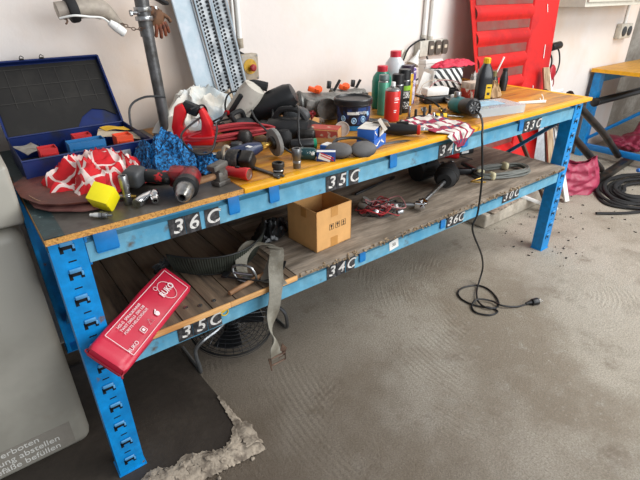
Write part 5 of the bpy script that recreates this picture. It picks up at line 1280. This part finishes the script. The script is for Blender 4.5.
b = B(); b.cyl((.404, .63, 1.282), (.424, .63, 1.266), .010, .015, seg=16, bev=.002); b.cyl((.424, .63, 1.266), (.447, .63, 1.246), .015, .014, seg=16, bev=.002); b.build('connector', WHITE, t)
t = thing('chain', 'short rusty chain linking the grey tube to the pipe', 'chain', (0, 0, 0))
for k in range(8):
    f = k / 7; p = Vector((.452, .655, 1.275)).lerp(Vector((.528, .64, 1.262)), f) + Vector((0, 0, -.012 * math.sin(PI * f)))
    b = B(); b.torus((0, 0, 0), .0065, .0016, ((PI / 2) * (k % 2), .2, 0), seg=14, rs=5, sq=.7); b.build('link', mat('rusty_steel', ''), t, p)
# glove hanging behind the clamp
t = thing('work_glove', 'brown leather work glove hanging from the pipe clamp', 'glove', (.588, .66, 1.258), (0, 0, .1))
t.scale = (.85, .85, .85)
GL = mat('glove_leather', '765033', .75, col2='40291a', scale=30, var=.15, bump=.4)
b = B(); b.ball((-.012, 0, .035), (.028, .014, .036), (0, .4, 0), nz=.2, seed=2); b.ball((-.03, 0, .06), (.024, .012, .02), (0, .3, 0), nz=.2, seed=5)
b.build('palm', GL, t)
for k, (dx, ln, tl) in enumerate(((-.024, .052, -.1), (-.010, .058, .05), (.004, .05, .2), (.016, .038, .35))):
    b = B(); b.tube([(dx * .9, 0, .02), (dx + ln * .5 * tl, -.004, .02 - ln * .55), (dx + ln * tl, .002, .02 - ln)], lambda u: .0088 - .002 * u, 10, 5); b.ball((dx + ln * tl, .002, .02 - ln), .007, sub=2); b.build('finger', mat('glove_red_leather', '84462a', .7, col2='4c2a1c', scale=35, var=.12, bump=.3), t)
b = B(); b.tube([(.008, 0, .05), (.03, -.006, .035), (.04, -.006, .018)], lambda u: .009 - .002 * u, 10, 5); b.build('thumb', GL, t)
b = B(); b.box((.06, .05, .012), (.01, .0, .10), (0, .5, 0), bev=.004)
b.build('dark_cuff', BLACKM, t)

# ---- leaning metal profiles
t = thing('galvanised_panel', 'broad galvanised sheet profile leaning against the wall', 'panel')
def lean(t, xb0, xb1, xt0, xt1, yb, yt, zt, dep=.02, name='panel_sheet', m=None, lips=True):
    """flat profile from the bench (bottom) to the wall (top)"""
    b = B(); bot = TT; bmt = bmesh.new()
    v = [(xb0, yb, bot), (xb1, yb, bot), (xt1, yt, zt), (xt0, yt, zt)]
    vs = [bmt.verts.new(p) for p in v] + [bmt.verts.new((p[0], p[1] + .003, p[2])) for p in v]
    for q in ((0, 1, 2, 3), (7, 6, 5, 4), (0, 4, 5, 1), (1, 5, 6, 2), (2, 6, 7, 3), (3, 7, 4, 0)): bmt.faces.new([vs[i] for i in q])
    b._merge(bmt)
    return b.build(name, m, t)
GAL = mat('galvanised_zinc', 'a3b2bb', .55, .25, col2='b4bcc3', scale=14, var=.03)
GALD = mat('zinc_lip', '9aa0a4', .35, .8, var=.05)
ZT = 1.62; YB = .70; YT = .838
def xl(xb, xt): return xb, xt
# measured on the plane: at z 1.00 x .735-.80, at z 1.34 x .715-.797
lean(t, .728, .812, .660, .738, YB, YT, ZT, m=GAL)
for xb, xt in ((.728, .660), (.812, .738)):
    b = B(); b.tube([(xb, YB - .004, TT + .002), (xt, YT - .004, ZT)], .003, 4, smooth=False); b.build('edge_lip', GALD, t)
t = thing('perforated_rail', 'left perforated steel rail leaning beside the galvanised sheet', 'rail')
def rail(t, xb0, xb1, xt0, xt1):
    lean(t, xb0, xb1, xt0, xt1, YB - .004, YT - .004, ZT, m=mat('rail_zinc', '7a8084', .5, .35, col2='a2a6a8', scale=18, var=.05), name='rail_web')
    for xb, xt in ((xb0, xt0), (xb1, xt1)):
        b = B(); b.box((.004, .022, 1)); M0 = None
        o = None
        bmt = B(); p0 = Vector((xb, YB - .014, TT + .001)); p1 = Vector((xt, YT - .014, ZT))
        bmt.tube([p0, p1], .0045, 4, smooth=False); bmt.build('rail_flange', GAL, t); b.bm.free()
    b = B()
    for s_ in (.17, .40, .83):
        for k in range(52):
            f = (k + (.5 if s_ != .40 else 1.0)) / 53
            x = (xb0 + (xb1 - xb0) * s_) * (1 - f) + (xt0 + (xt1 - xt0) * s_) * f
            b.cyl((x, YB - .0055 + (YT - YB) * f, TT + (ZT - TT) * f), (x, YB - .0075 + (YT - YB) * f, TT + (ZT - TT) * f), .0052, seg=6)
    o = b.build('rail_perforations', SLOT, t); o['kind'] = 'stuff'
rail(t, .820, .880, .746, .810)
t = thing('perforated_rail', 'right perforated steel rail, nearest the emergency button', 'rail')
rail(t, .888, .950, .818, .885)

# ---- emergency stop
t = thing('emergency_stop', 'grey wall box with yellow disc and red mushroom button', 'switch', (1.012, .848, 1.072))
b = B(); b.box((.085, .05, .11), (0, -.025, 0), bev=.005); b.build('enclosure', mat('aged_grey_plastic', 'a59a88', .5, dirt='6b5c48', dscale=20), t)
b = B(); b.cyl((-.002, -.05, .004), (-.002, -.053, .004), .032, seg=28); b.build('yellow_disc', mat('aged_yellow', 'c49a24', .5, dirt='7a5a20', dscale=40), t)
b = B(); b.lathe([(.008, 0), (.008, .014), (.015, .018), (.0155, .024), (.010, .029), (0, .03)], (.002, -.05, 0), (PI / 2, 0, 0), seg=20); b.build('push_button', mat('dull_red', '9a2a28', .4), t)
b = B(); [b.cyl((x, -.05, z), (x, -.0515, z), .004, seg=10) for x in (-.035, .035) for z in (-.047, .047)]; o = b.build('cover_screws', STEEL, t); o['kind'] = 'stuff'
t = thing('conduit', 'grey-white cable conduit running down to the emergency stop', 'conduit', (1.0, .838, 0))
b = B(); b.cyl((-.008, 0, 1.16), (-.008, 0, 1.9), .010, seg=12); b.build('conduit_tube', WHITE, t); b = B(); b.cyl((-.030, .004, 1.19), (-.030, .004, 1.9), .006, seg=10); b.build('second_tube', WHITE, t)
b = B(); b.cyl((-.008, 0, 1.15), (-.008, 0, 1.19), .014, seg=14, bev=.002); b.build('end_sleeve', mat('aged_grey_plastic', ''), t)
b = B(); b.tube([(-.008, 0, 1.16), (-.02, 0, 1.14), (0, -.01, 1.125)], .005, 8); b.build('cable_tail', BLACK, t)

# ---- switch group
t = thing('wall_switches', 'row of three dark rocker sockets on grey wall box above the bottles', 'switch', (2.26, .848, 1.072))
b = B(); b.box((.24, .03, .085), (0, -.015, 0), bev=.005); b.box((.07, .045, .085), (-.10, -.022, 0), bev=.005); b.build('mounting_box', mat('grey_beige_plastic', 'c3beb2', .5), t)
for k in range(3):
    b = B(); b.prism([(.024 * math.copysign(abs(math.cos(q)) ** .7, math.cos(q)), .04 * math.copysign(abs(math.sin(q)) ** .7, math.sin(q))) for q in [j * PI / 10 for j in range(20)]], .016, rot=(PI / 2, 0, 0)); o = b.build('socket_cover', mat('brown_grey_bakelite', '5d564f', .4, var=.05), t, (-.035 + k * .062, -.03, 0))
    b = B(); b.box((.024, .003, .018), bev=.001); b.build('cover_label', mat('cream_label', 'cfc5b0', .5), o, (0, -.0165, .004))
t = thing('conduit', 'pair of white conduits running down to the three sockets', 'conduit', (2.2, .836, 0))
for k, (x, z0) in enumerate(((-.015, 1.125), (.042, 1.115))):
    b = B(); b.cyl((x, 0, z0), (x, 0, 2.0), .013, seg=14); b.build('conduit_tube', WHITE, t)
    b = B(); b.cyl((x, 0, z0), (x, 0, z0 + .02), .016, seg=14, bev=.002); b.build('end_sleeve', mat('grey_beige_plastic', ''), t)
cable('black cable looping from the three sockets down behind the bottles', [(2.19, .83, 1.12), (2.12, .82, 1.115), (2.04, .815, 1.08), (2.0, .81, 1.02)], .005, BLACK)
cable('black cable dropping from the three sockets to the white jug', [(2.20, .815, 1.03), (2.205, .80, .98), (2.16, .79, .93), (2.06, .78, .905)], .005, BLACK)
t = thing('funnel', 'white cone-shaped funnel hooked on the wall below the cable', 'funnel', (2.10, .81, 1.02), (0, .5, 0))
b = B(); b.lathe([(.006, .045), (.010, .02), (.035, -.03), (.034, -.033), (.008, .018)], seg=24); b.build('cone', WHITE, t); b = B(); b.cyl((0, 0, .03), (0, 0, .055), .006, seg=10); b.build('spout', WHITE, t)
t = thing('socket_outlet', 'small cream socket on the wall left of the black cable', 'socket', (2.03, .849, 1.05)); b = B(); b.box((.05, .02, .05), (0, -.01, 0), bev=.004); b.build('outlet_body', CREAM, t); b = B(); b.cyl((0, -.02, 0), (0, -.0215, 0), .015, seg=20); b.build('outlet_face', mat('grey_beige_plastic', ''), t)

# ---- wall cabinet
t = thing('wall_cabinet', 'cream wall cabinet with flat doors above the second bench', 'cabinet', (4.17, .85, 1.26))
b = B(); b.box((1.16, .22, .62), (0, -.11, .31), bev=.004); b.build('cabinet_body', CREAM, t)
for k, (x, w) in enumerate(((-.20, .74), (.38, .38))):
    b = B(); b.box((w, .016, .56), bev=.003); o = b.build('cabinet_door', mat('cream_door', 'd4cfc0', .5, var=.03), t, (x, -.229, .31))
    b = B(); b.box((.012, .014, .09), bev=.003); b.build('handle', STEEL, o, (w * .42, -.013, -.12))
# ---- right wall socket
t = thing('socket_outlet', 'grey double socket with conduit near the wall corner', 'socket', (4.80, .849, 1.045))
b = B(); b.box((.22, .05, .12), (0, -.025, 0), bev=.008); b.build('outlet_body', mat('grey_beige_plastic', ''), t)
for x in (-.05, .055): b = B(); b.cyl((x, -.05, 0), (x, -.056, 0), .04, seg=20, bev=.002); b.build('outlet_face', DKGREY, t)
b = B(); b.cyl((.02, -.012, .06), (.02, -.012, .95), .012, seg=12); b.build('conduit_tube', WHITE, t)

# ================================================================ red corrugated sheet
t = thing('red_metal_sheet', 'tall red ribbed metal sheet leaning on the wall behind the right end', 'metal sheet')
RS = mat('scratched_red_paint', 'cc1712', .34, .05, col2='b01212', scale=6, var=.04, dirt='9c8f8a', dscale=18, dlo=.68, dhi=.74, bump=.1, bscale=30)
RDIRT = mat('dusty_red_paint', '7e342c', .6, col2='74463c', scale=9, var=.08)
b0 = Vector((2.50, .47, .10)); b1 = Vector((2.72, .47, .10)); t0 = Vector((2.52, .82, 1.55)); t1 = Vector((3.24, .82, 1.55))
NR = 10.5
def ribz(s):
    ph = (s * NR) % 1.0
    return .019 * (math.sin(PI * ph / .6) if ph < .6 else 0)
def shf(u, v):
    L0 = b0.lerp(t0, v); R0 = b1.lerp(t1, v); p = L0.lerp(R0, u)
    return (p.x, p.y - ribz(v), p.z)
b = B(); b.sheet(shf, 4, 170, .002); b.build('ribbed_panel', RS, t)
for k in range(10):
    v0 = (k + .62) / NR; v1 = (k + .98) / NR
    b = B(); b.sheet(lambda u, v: tuple(b0.lerp(t0, v0 + (v1 - v0) * v).lerp(b1.lerp(t1, v0 + (v1 - v0) * v), .02 + u * .96) + Vector((0, -.003, 0))), 2, 2, .001); b.build('dusty_band', RDIRT, t, label='dusty flat band between two ribs')
def flg(u, v):
    p = b1.lerp(t1, v); w = .23
    q = p + Vector((w, -.0, 0)); r = p.lerp(q, u); return (r.x, r.y - .002 - .05 * u, r.z)
b = B(); b.sheet(flg, 4, 8, .003); b.build('side_flange', RS, t)
b = B(); b.tube([flg(0, k / 10) for k in range(11)], .010, 6); b.build('folded_edge', RS, t)
def flg2(u, v):
    p = b0.lerp(t0, v); r = p + Vector((-.10 * u * (.3 + .7 * v), -.035 * u, 0)); return (r.x, r.y, r.z)
b = B(); b.sheet(flg2, 4, 8, .003); b.build('side_flange', RS, t)
for k, (u, v) in enumerate(((.55, .80), (.5, .45), (.6, .30), (.7, .62))):
    p = Vector(flg(u, v)); b = B(); b.box((.006, .001, .09 if k % 2 else .05), rot=(0, .1 * k, 0)); b.build('scratch', WHITE, t, p + Vector((0, -.0035, 0)), (-.25, 0, 0))
# cables with red plug on wall
t = thing('jump_leads', 'black and red leads with a round red handle hanging beside the red sheet', 'cable', (0, 0, 0))
b = B(); b.tube([(3.60, .82, 1.0), (3.68, .80, .97), (3.74, .80, .88), (3.73, .80, .80), (3.66, .80, .75)], .006, 6); b.tube([(3.56, .81, .97), (3.60, .79, .90), (3.60, .79, .80), (3.62, .79, .68)], .006, 6); b.build('black_lead', BLACK, t)
b = B(); b.tube([(3.68, .80, .79), (3.70, .79, .72), (3.66, .79, .66), (3.62, .79, .62)], .004, 6); b.build('red_lead', REDC, t)
b = B(); b.ball((3.63, .79, .80), (.05, .025, .065), nz=.1); b.build('red_handle', mat('deep_red_plastic', 'b01a28', .4), t)
b = B(); b.cyl((3.57, .80, .99), (3.69, .80, 1.0), .028, seg=14, bev=.004); b.build('black_clamp', BLACK, t)
# ---- sticks leaning beyond right end
PW = mat('weathered_wood', 'b39b7c', .8, col2='8a7358', scale=8, stretch=(8, 8, 1), var=.1)
def stick(name, label, p0, p1, w, d, m, cat='plank', rz=0.0):
    p0 = Vector(p0); p1 = Vector(p1); v = p1 - p0
    b = B(); b.box((w, d, v.length), bev=min(w, d) * .12); b.box((w * .98, d * 1.01, .03), (0, 0, v.length / 2 - .03))
    o = b.build(name, m); o.matrix_world = Matrix.Translation((p0 + p1) / 2) @ v.to_track_quat('Z', 'Y').to_matrix().to_4x4() @ Matrix.Rotation(rz, 4, 'Z')
    tag(o, label, cat); return o
stick('wooden_plank', 'pale wooden plank leaning beside the red sheet at right bench end', (2.93, .20, .012), (3.15, .585, .905), .045, .02, PW)
stick('white_lath', 'white lath leaning right of the pale wooden plank', (3.24, .27, .01), (3.30, .66, .885), .045, .012, WHITE, 'lath')
stick('dark_stick', 'dark brown stick leaning under right end of bench', (2.86, .17, .01), (2.80, .62, .72), .022, .022, mat('dark_wood', '4e3b2c', .8, var=.15), 'stick')
stick('dark_board', 'broad dark brown board leaning between red sheet and white lath', (3.18, .37, .012), (3.06, .50, .78), .12, .02, mat('dark_wood', ''), 'board')
stick('white_tube', 'short white tube leaning at the foot of the right rear upright', (3.05, .24, .012), (2.62, .60, .22), .022, .022, WHITE, 'tube')
stick('white_tube', 'long pale tube leaning right of the short white tube', (3.28, .30, .012), (2.98, .55, .42), .02, .02, CREAM, 'tube')

# ================================================================ second bench
BX = 4.41; BY = .82; BT_ = .768
t2 = thing('workbench', 'second blue bench with yellow top at right edge behind', 'workbench', (0, 0, 0))
b = B(); b.box((2.0, 1.0, .028), (BX + .98, BY - .49, BT_ - .014), bev=.002); b.build('top_board', mat('yellow_bench_top', 'cf9a3a', .45, col2='b98536', scale=5, stretch=(1, 7, 7), var=.08), t2)
b = B(); b.box((.006, 1.0, .030), (BX - .023, BY - .49, BT_ - .0145)); b.build('edge_strip', EDGEY, t2)
for y in (BY - .04, BY - .90):
    b = B(); lw = .078; b.prism([(0, 0), (lw, 0), (lw, .06), (lw - .003, .06), (lw - .003, .003), (.003, .003), (.003, .06), (0, .06)], BT_ - .03); b.build('upright', BLUE, t2, (BX, y - .03, 0))
b = B(); b.box((1.9, .04, .085), (BX + 1.03, BY - .03, BT_ - .075), bev=.003); b.build('beam', mat('dull_blue_paint', ''), t2)
b = B(); b.box((1.9, .04, .085), (BX + 1.03, BY - .92, BT_ - .075), bev=.003); b.build('beam', BEAM, t2)
b = B(); b.tube([(BX + .03, BY - .07, .16), (BX + .03, BY - .80, .84 - .10)], .014, 4, smooth=False); b.build('frame_brace', CLIP, t2)
b = B(); b.box((.04, .84, .05), (BX + .04, BY - .48, .09), bev=.002); b.build('frame_brace', CLIP, t2)
# black bar along the wall
t = thing('black_bar', 'thick black steel bar resting behind the second bench', 'bar', (0, 0, 0))
b = B(); b.cyl((4.30, .69, .515), (5.5, .70, .50), .032, seg=14, bev=.003); b.build('bar_tube', mat('black_steel', '1f2326', .35, .4), t); b = B(); b.cyl((4.27, .69, .515), (4.30, .69, .515), .037, seg=14, bev=.003); b.build('bar_collar', DARKM, t)

# ---- black tube frame
TUB = mat('black_painted_tube', '2b2a28', .4, .5, col2='4a3c33', scale=10, var=.1)
t = thing('tube_frame', 'black bent steel tube stand leaning at the right end of the bench', 'frame', (0, 0, 0))
b = B(); b.tube([(3.28, .45, .735), (3.39, .45, .669), (3.90, .45, .40), (4.08, .45, .30), (4.42, .44, .075)], .027, 12, 6); b.build('tube_leg', TUB, t)
b = B(); b.tube([(3.10, .47, .63), (3.24, .45, .545), (3.55, .41, .34), (3.95, .37, .07)], .027, 12, 6); b.build('tube_leg', TUB, t)
b = B(); b.box((1.02, .06, .05), (4.10, .345, .03), (0, 0, .10), bev=.004); b.build('foot_bar', TUB, t)
# ---- hoses
t = thing('hose_coil', 'heap of black rubber hoses coiled on the floor below the second bench', 'hose', (3.88, .02, 0))
t.scale = (1.1, 1.1, .7)
rh = random.Random(4)
for k in range(10):
    a_ = .34 - .022 * k + rh.uniform(-.02, .02); ph = rh.random() * 3
    b = B(); b.tube([(a_ * 1.25 * math.cos(q) + rh.uniform(-.015, .015), a_ * .75 * math.sin(q) + rh.uniform(-.015, .015), .014 + .012 * (k % 4) + .008 * math.sin(2 * q + ph)) for q in [j * PI / 6 for j in range(12)]], .013, 8, 4, closed=True); b.build('hose_loop', BLACKM, t)
b = B(); b.tube([(.25, -.15, .02), (-.1, -.22, .015), (-.42, -.12, .014), (-.62, .02, .014)], .012, 8); b.build('hose_end', BLACKM, t)
t = thing('marker_pen', 'blue and white tube lying on the hoses', 'tube', (4.12, .10, .10), (0, .1, -.4)); b = B(); b.cyl((-.10, 0, 0), (.05, 0, 0), .016, seg=14, bev=.003); b.build('tube_body', LBLUE, t); b = B(); b.cyl((.05, 0, 0), (.09, 0, 0), .017, seg=14, bev=.003); b.build('tube_cap', WHITE, t)
# ---- crimson bags
CB = mat('crimson_vinyl', 'a83a55', .45, var=.12, vscale=12, bump=.5, bscale=18)
def sack(u, v):
    a_ = u * 2 * PI
    w = (.19 + .03 * math.sin(v * 5)) * (1 - .12 * v) + .02 * noise.noise(Vector((math.cos(a_) * 2, math.sin(a_) * 2, v * 4)))
    d = .10 * (1 - .65 * v) + .03 * noise.noise(Vector((math.cos(a_) * 2.5 + 5, math.sin(a_) * 2.5, v * 6)))
    fold = .025 * abs(noise.noise(Vector((math.cos(a_) * 5, math.sin(a_) * 5, v * 3 + 2)))) + .012 * noise.noise(Vector((a_ * 4, v * 9, 0)))
    return (w * math.cos(a_), (d + fold) * math.sin(a_), v * (.25 + .03 * math.cos(a_ * 2 + .5)))
b = B(); b.sheet(sack, 60, 26, .002); b.ball((0, 0, .06), (.15, .06, .05), nz=.3); o = b.build('crimson_bag', CB, None, (3.49, .37, .002), (0, 0, -.55), ang=60); tag(o, 'crumpled crimson bag standing beside the bench leg', 'bag')
t = thing('crimson_bag', 'small crimson bag lying at the wall under the second bench', 'bag', (4.95, .54, .0), (0, 0, .2))
b = B(); b.ball((0, 0, .08), (.15, .12, .085), nz=.25, sub=4); b.ball((-.14, .12, .10), (.12, .08, .05), (0, 0, .7), nz=.3, sub=3, seed=3); b.build('bag_body', CB, t); b = B(); b.tube([(.06, .02, .10), (.16, .0, .15), (.30, .0, .20)], .035, 10); b.build('bag_strap', CB, t)
t = thing('canister', 'blue canister with white label under the second bench', 'canister', (5.36, .30, .0), (0, 0, -.3))
b = B(); b.box((.26, .20, .24), (0, 0, .12), bev=.03, seg=3); b.build('canister_body', mat('canister_blue', '1d6dc0', .35), t); b = B(); b.box((.002, .12, .06), (-.131, .0, .13)); b.box((.13, .002, .06), (-.03, -.101, .13)); b.build('label', PAPER, t); b = B(); b.cyl((.04, 0, .24), (.04, 0, .27), .03, seg=16, bev=.004); b.build('cap', BLACK, t)
o = thing('leaning_panel', 'pale panel standing on the floor between bench end and second bench', 'panel', (3.75, .80, 0), (R_(-5), 0, 0))
b = B(); b.box((.50, .012, .62), (0, 0, .312), bev=.002); b.build('panel_sheet', mat('pale_blue_panel', 'c9ced2', .5), o); b = B(); b.box((.50, .016, .02), (0, 0, .632)); b.build('panel_rim', WHITE, o)
# debris on the floor
b = B()
for k in range(110):
    x = rnd.uniform(2.3, 4.4); y = rnd.uniform(-.25, .35)
    s_ = rnd.uniform(.003, .009); b.box((s_ * 1.6, s_, s_ * .6), (x, y, .002), (rnd.random(), rnd.random(), rnd.random() * 3))
o = b.build('floor_debris', DARKM); tag(o, 'scattered dark grit and chips on the floor below the bench end', 'debris', kind='stuff')
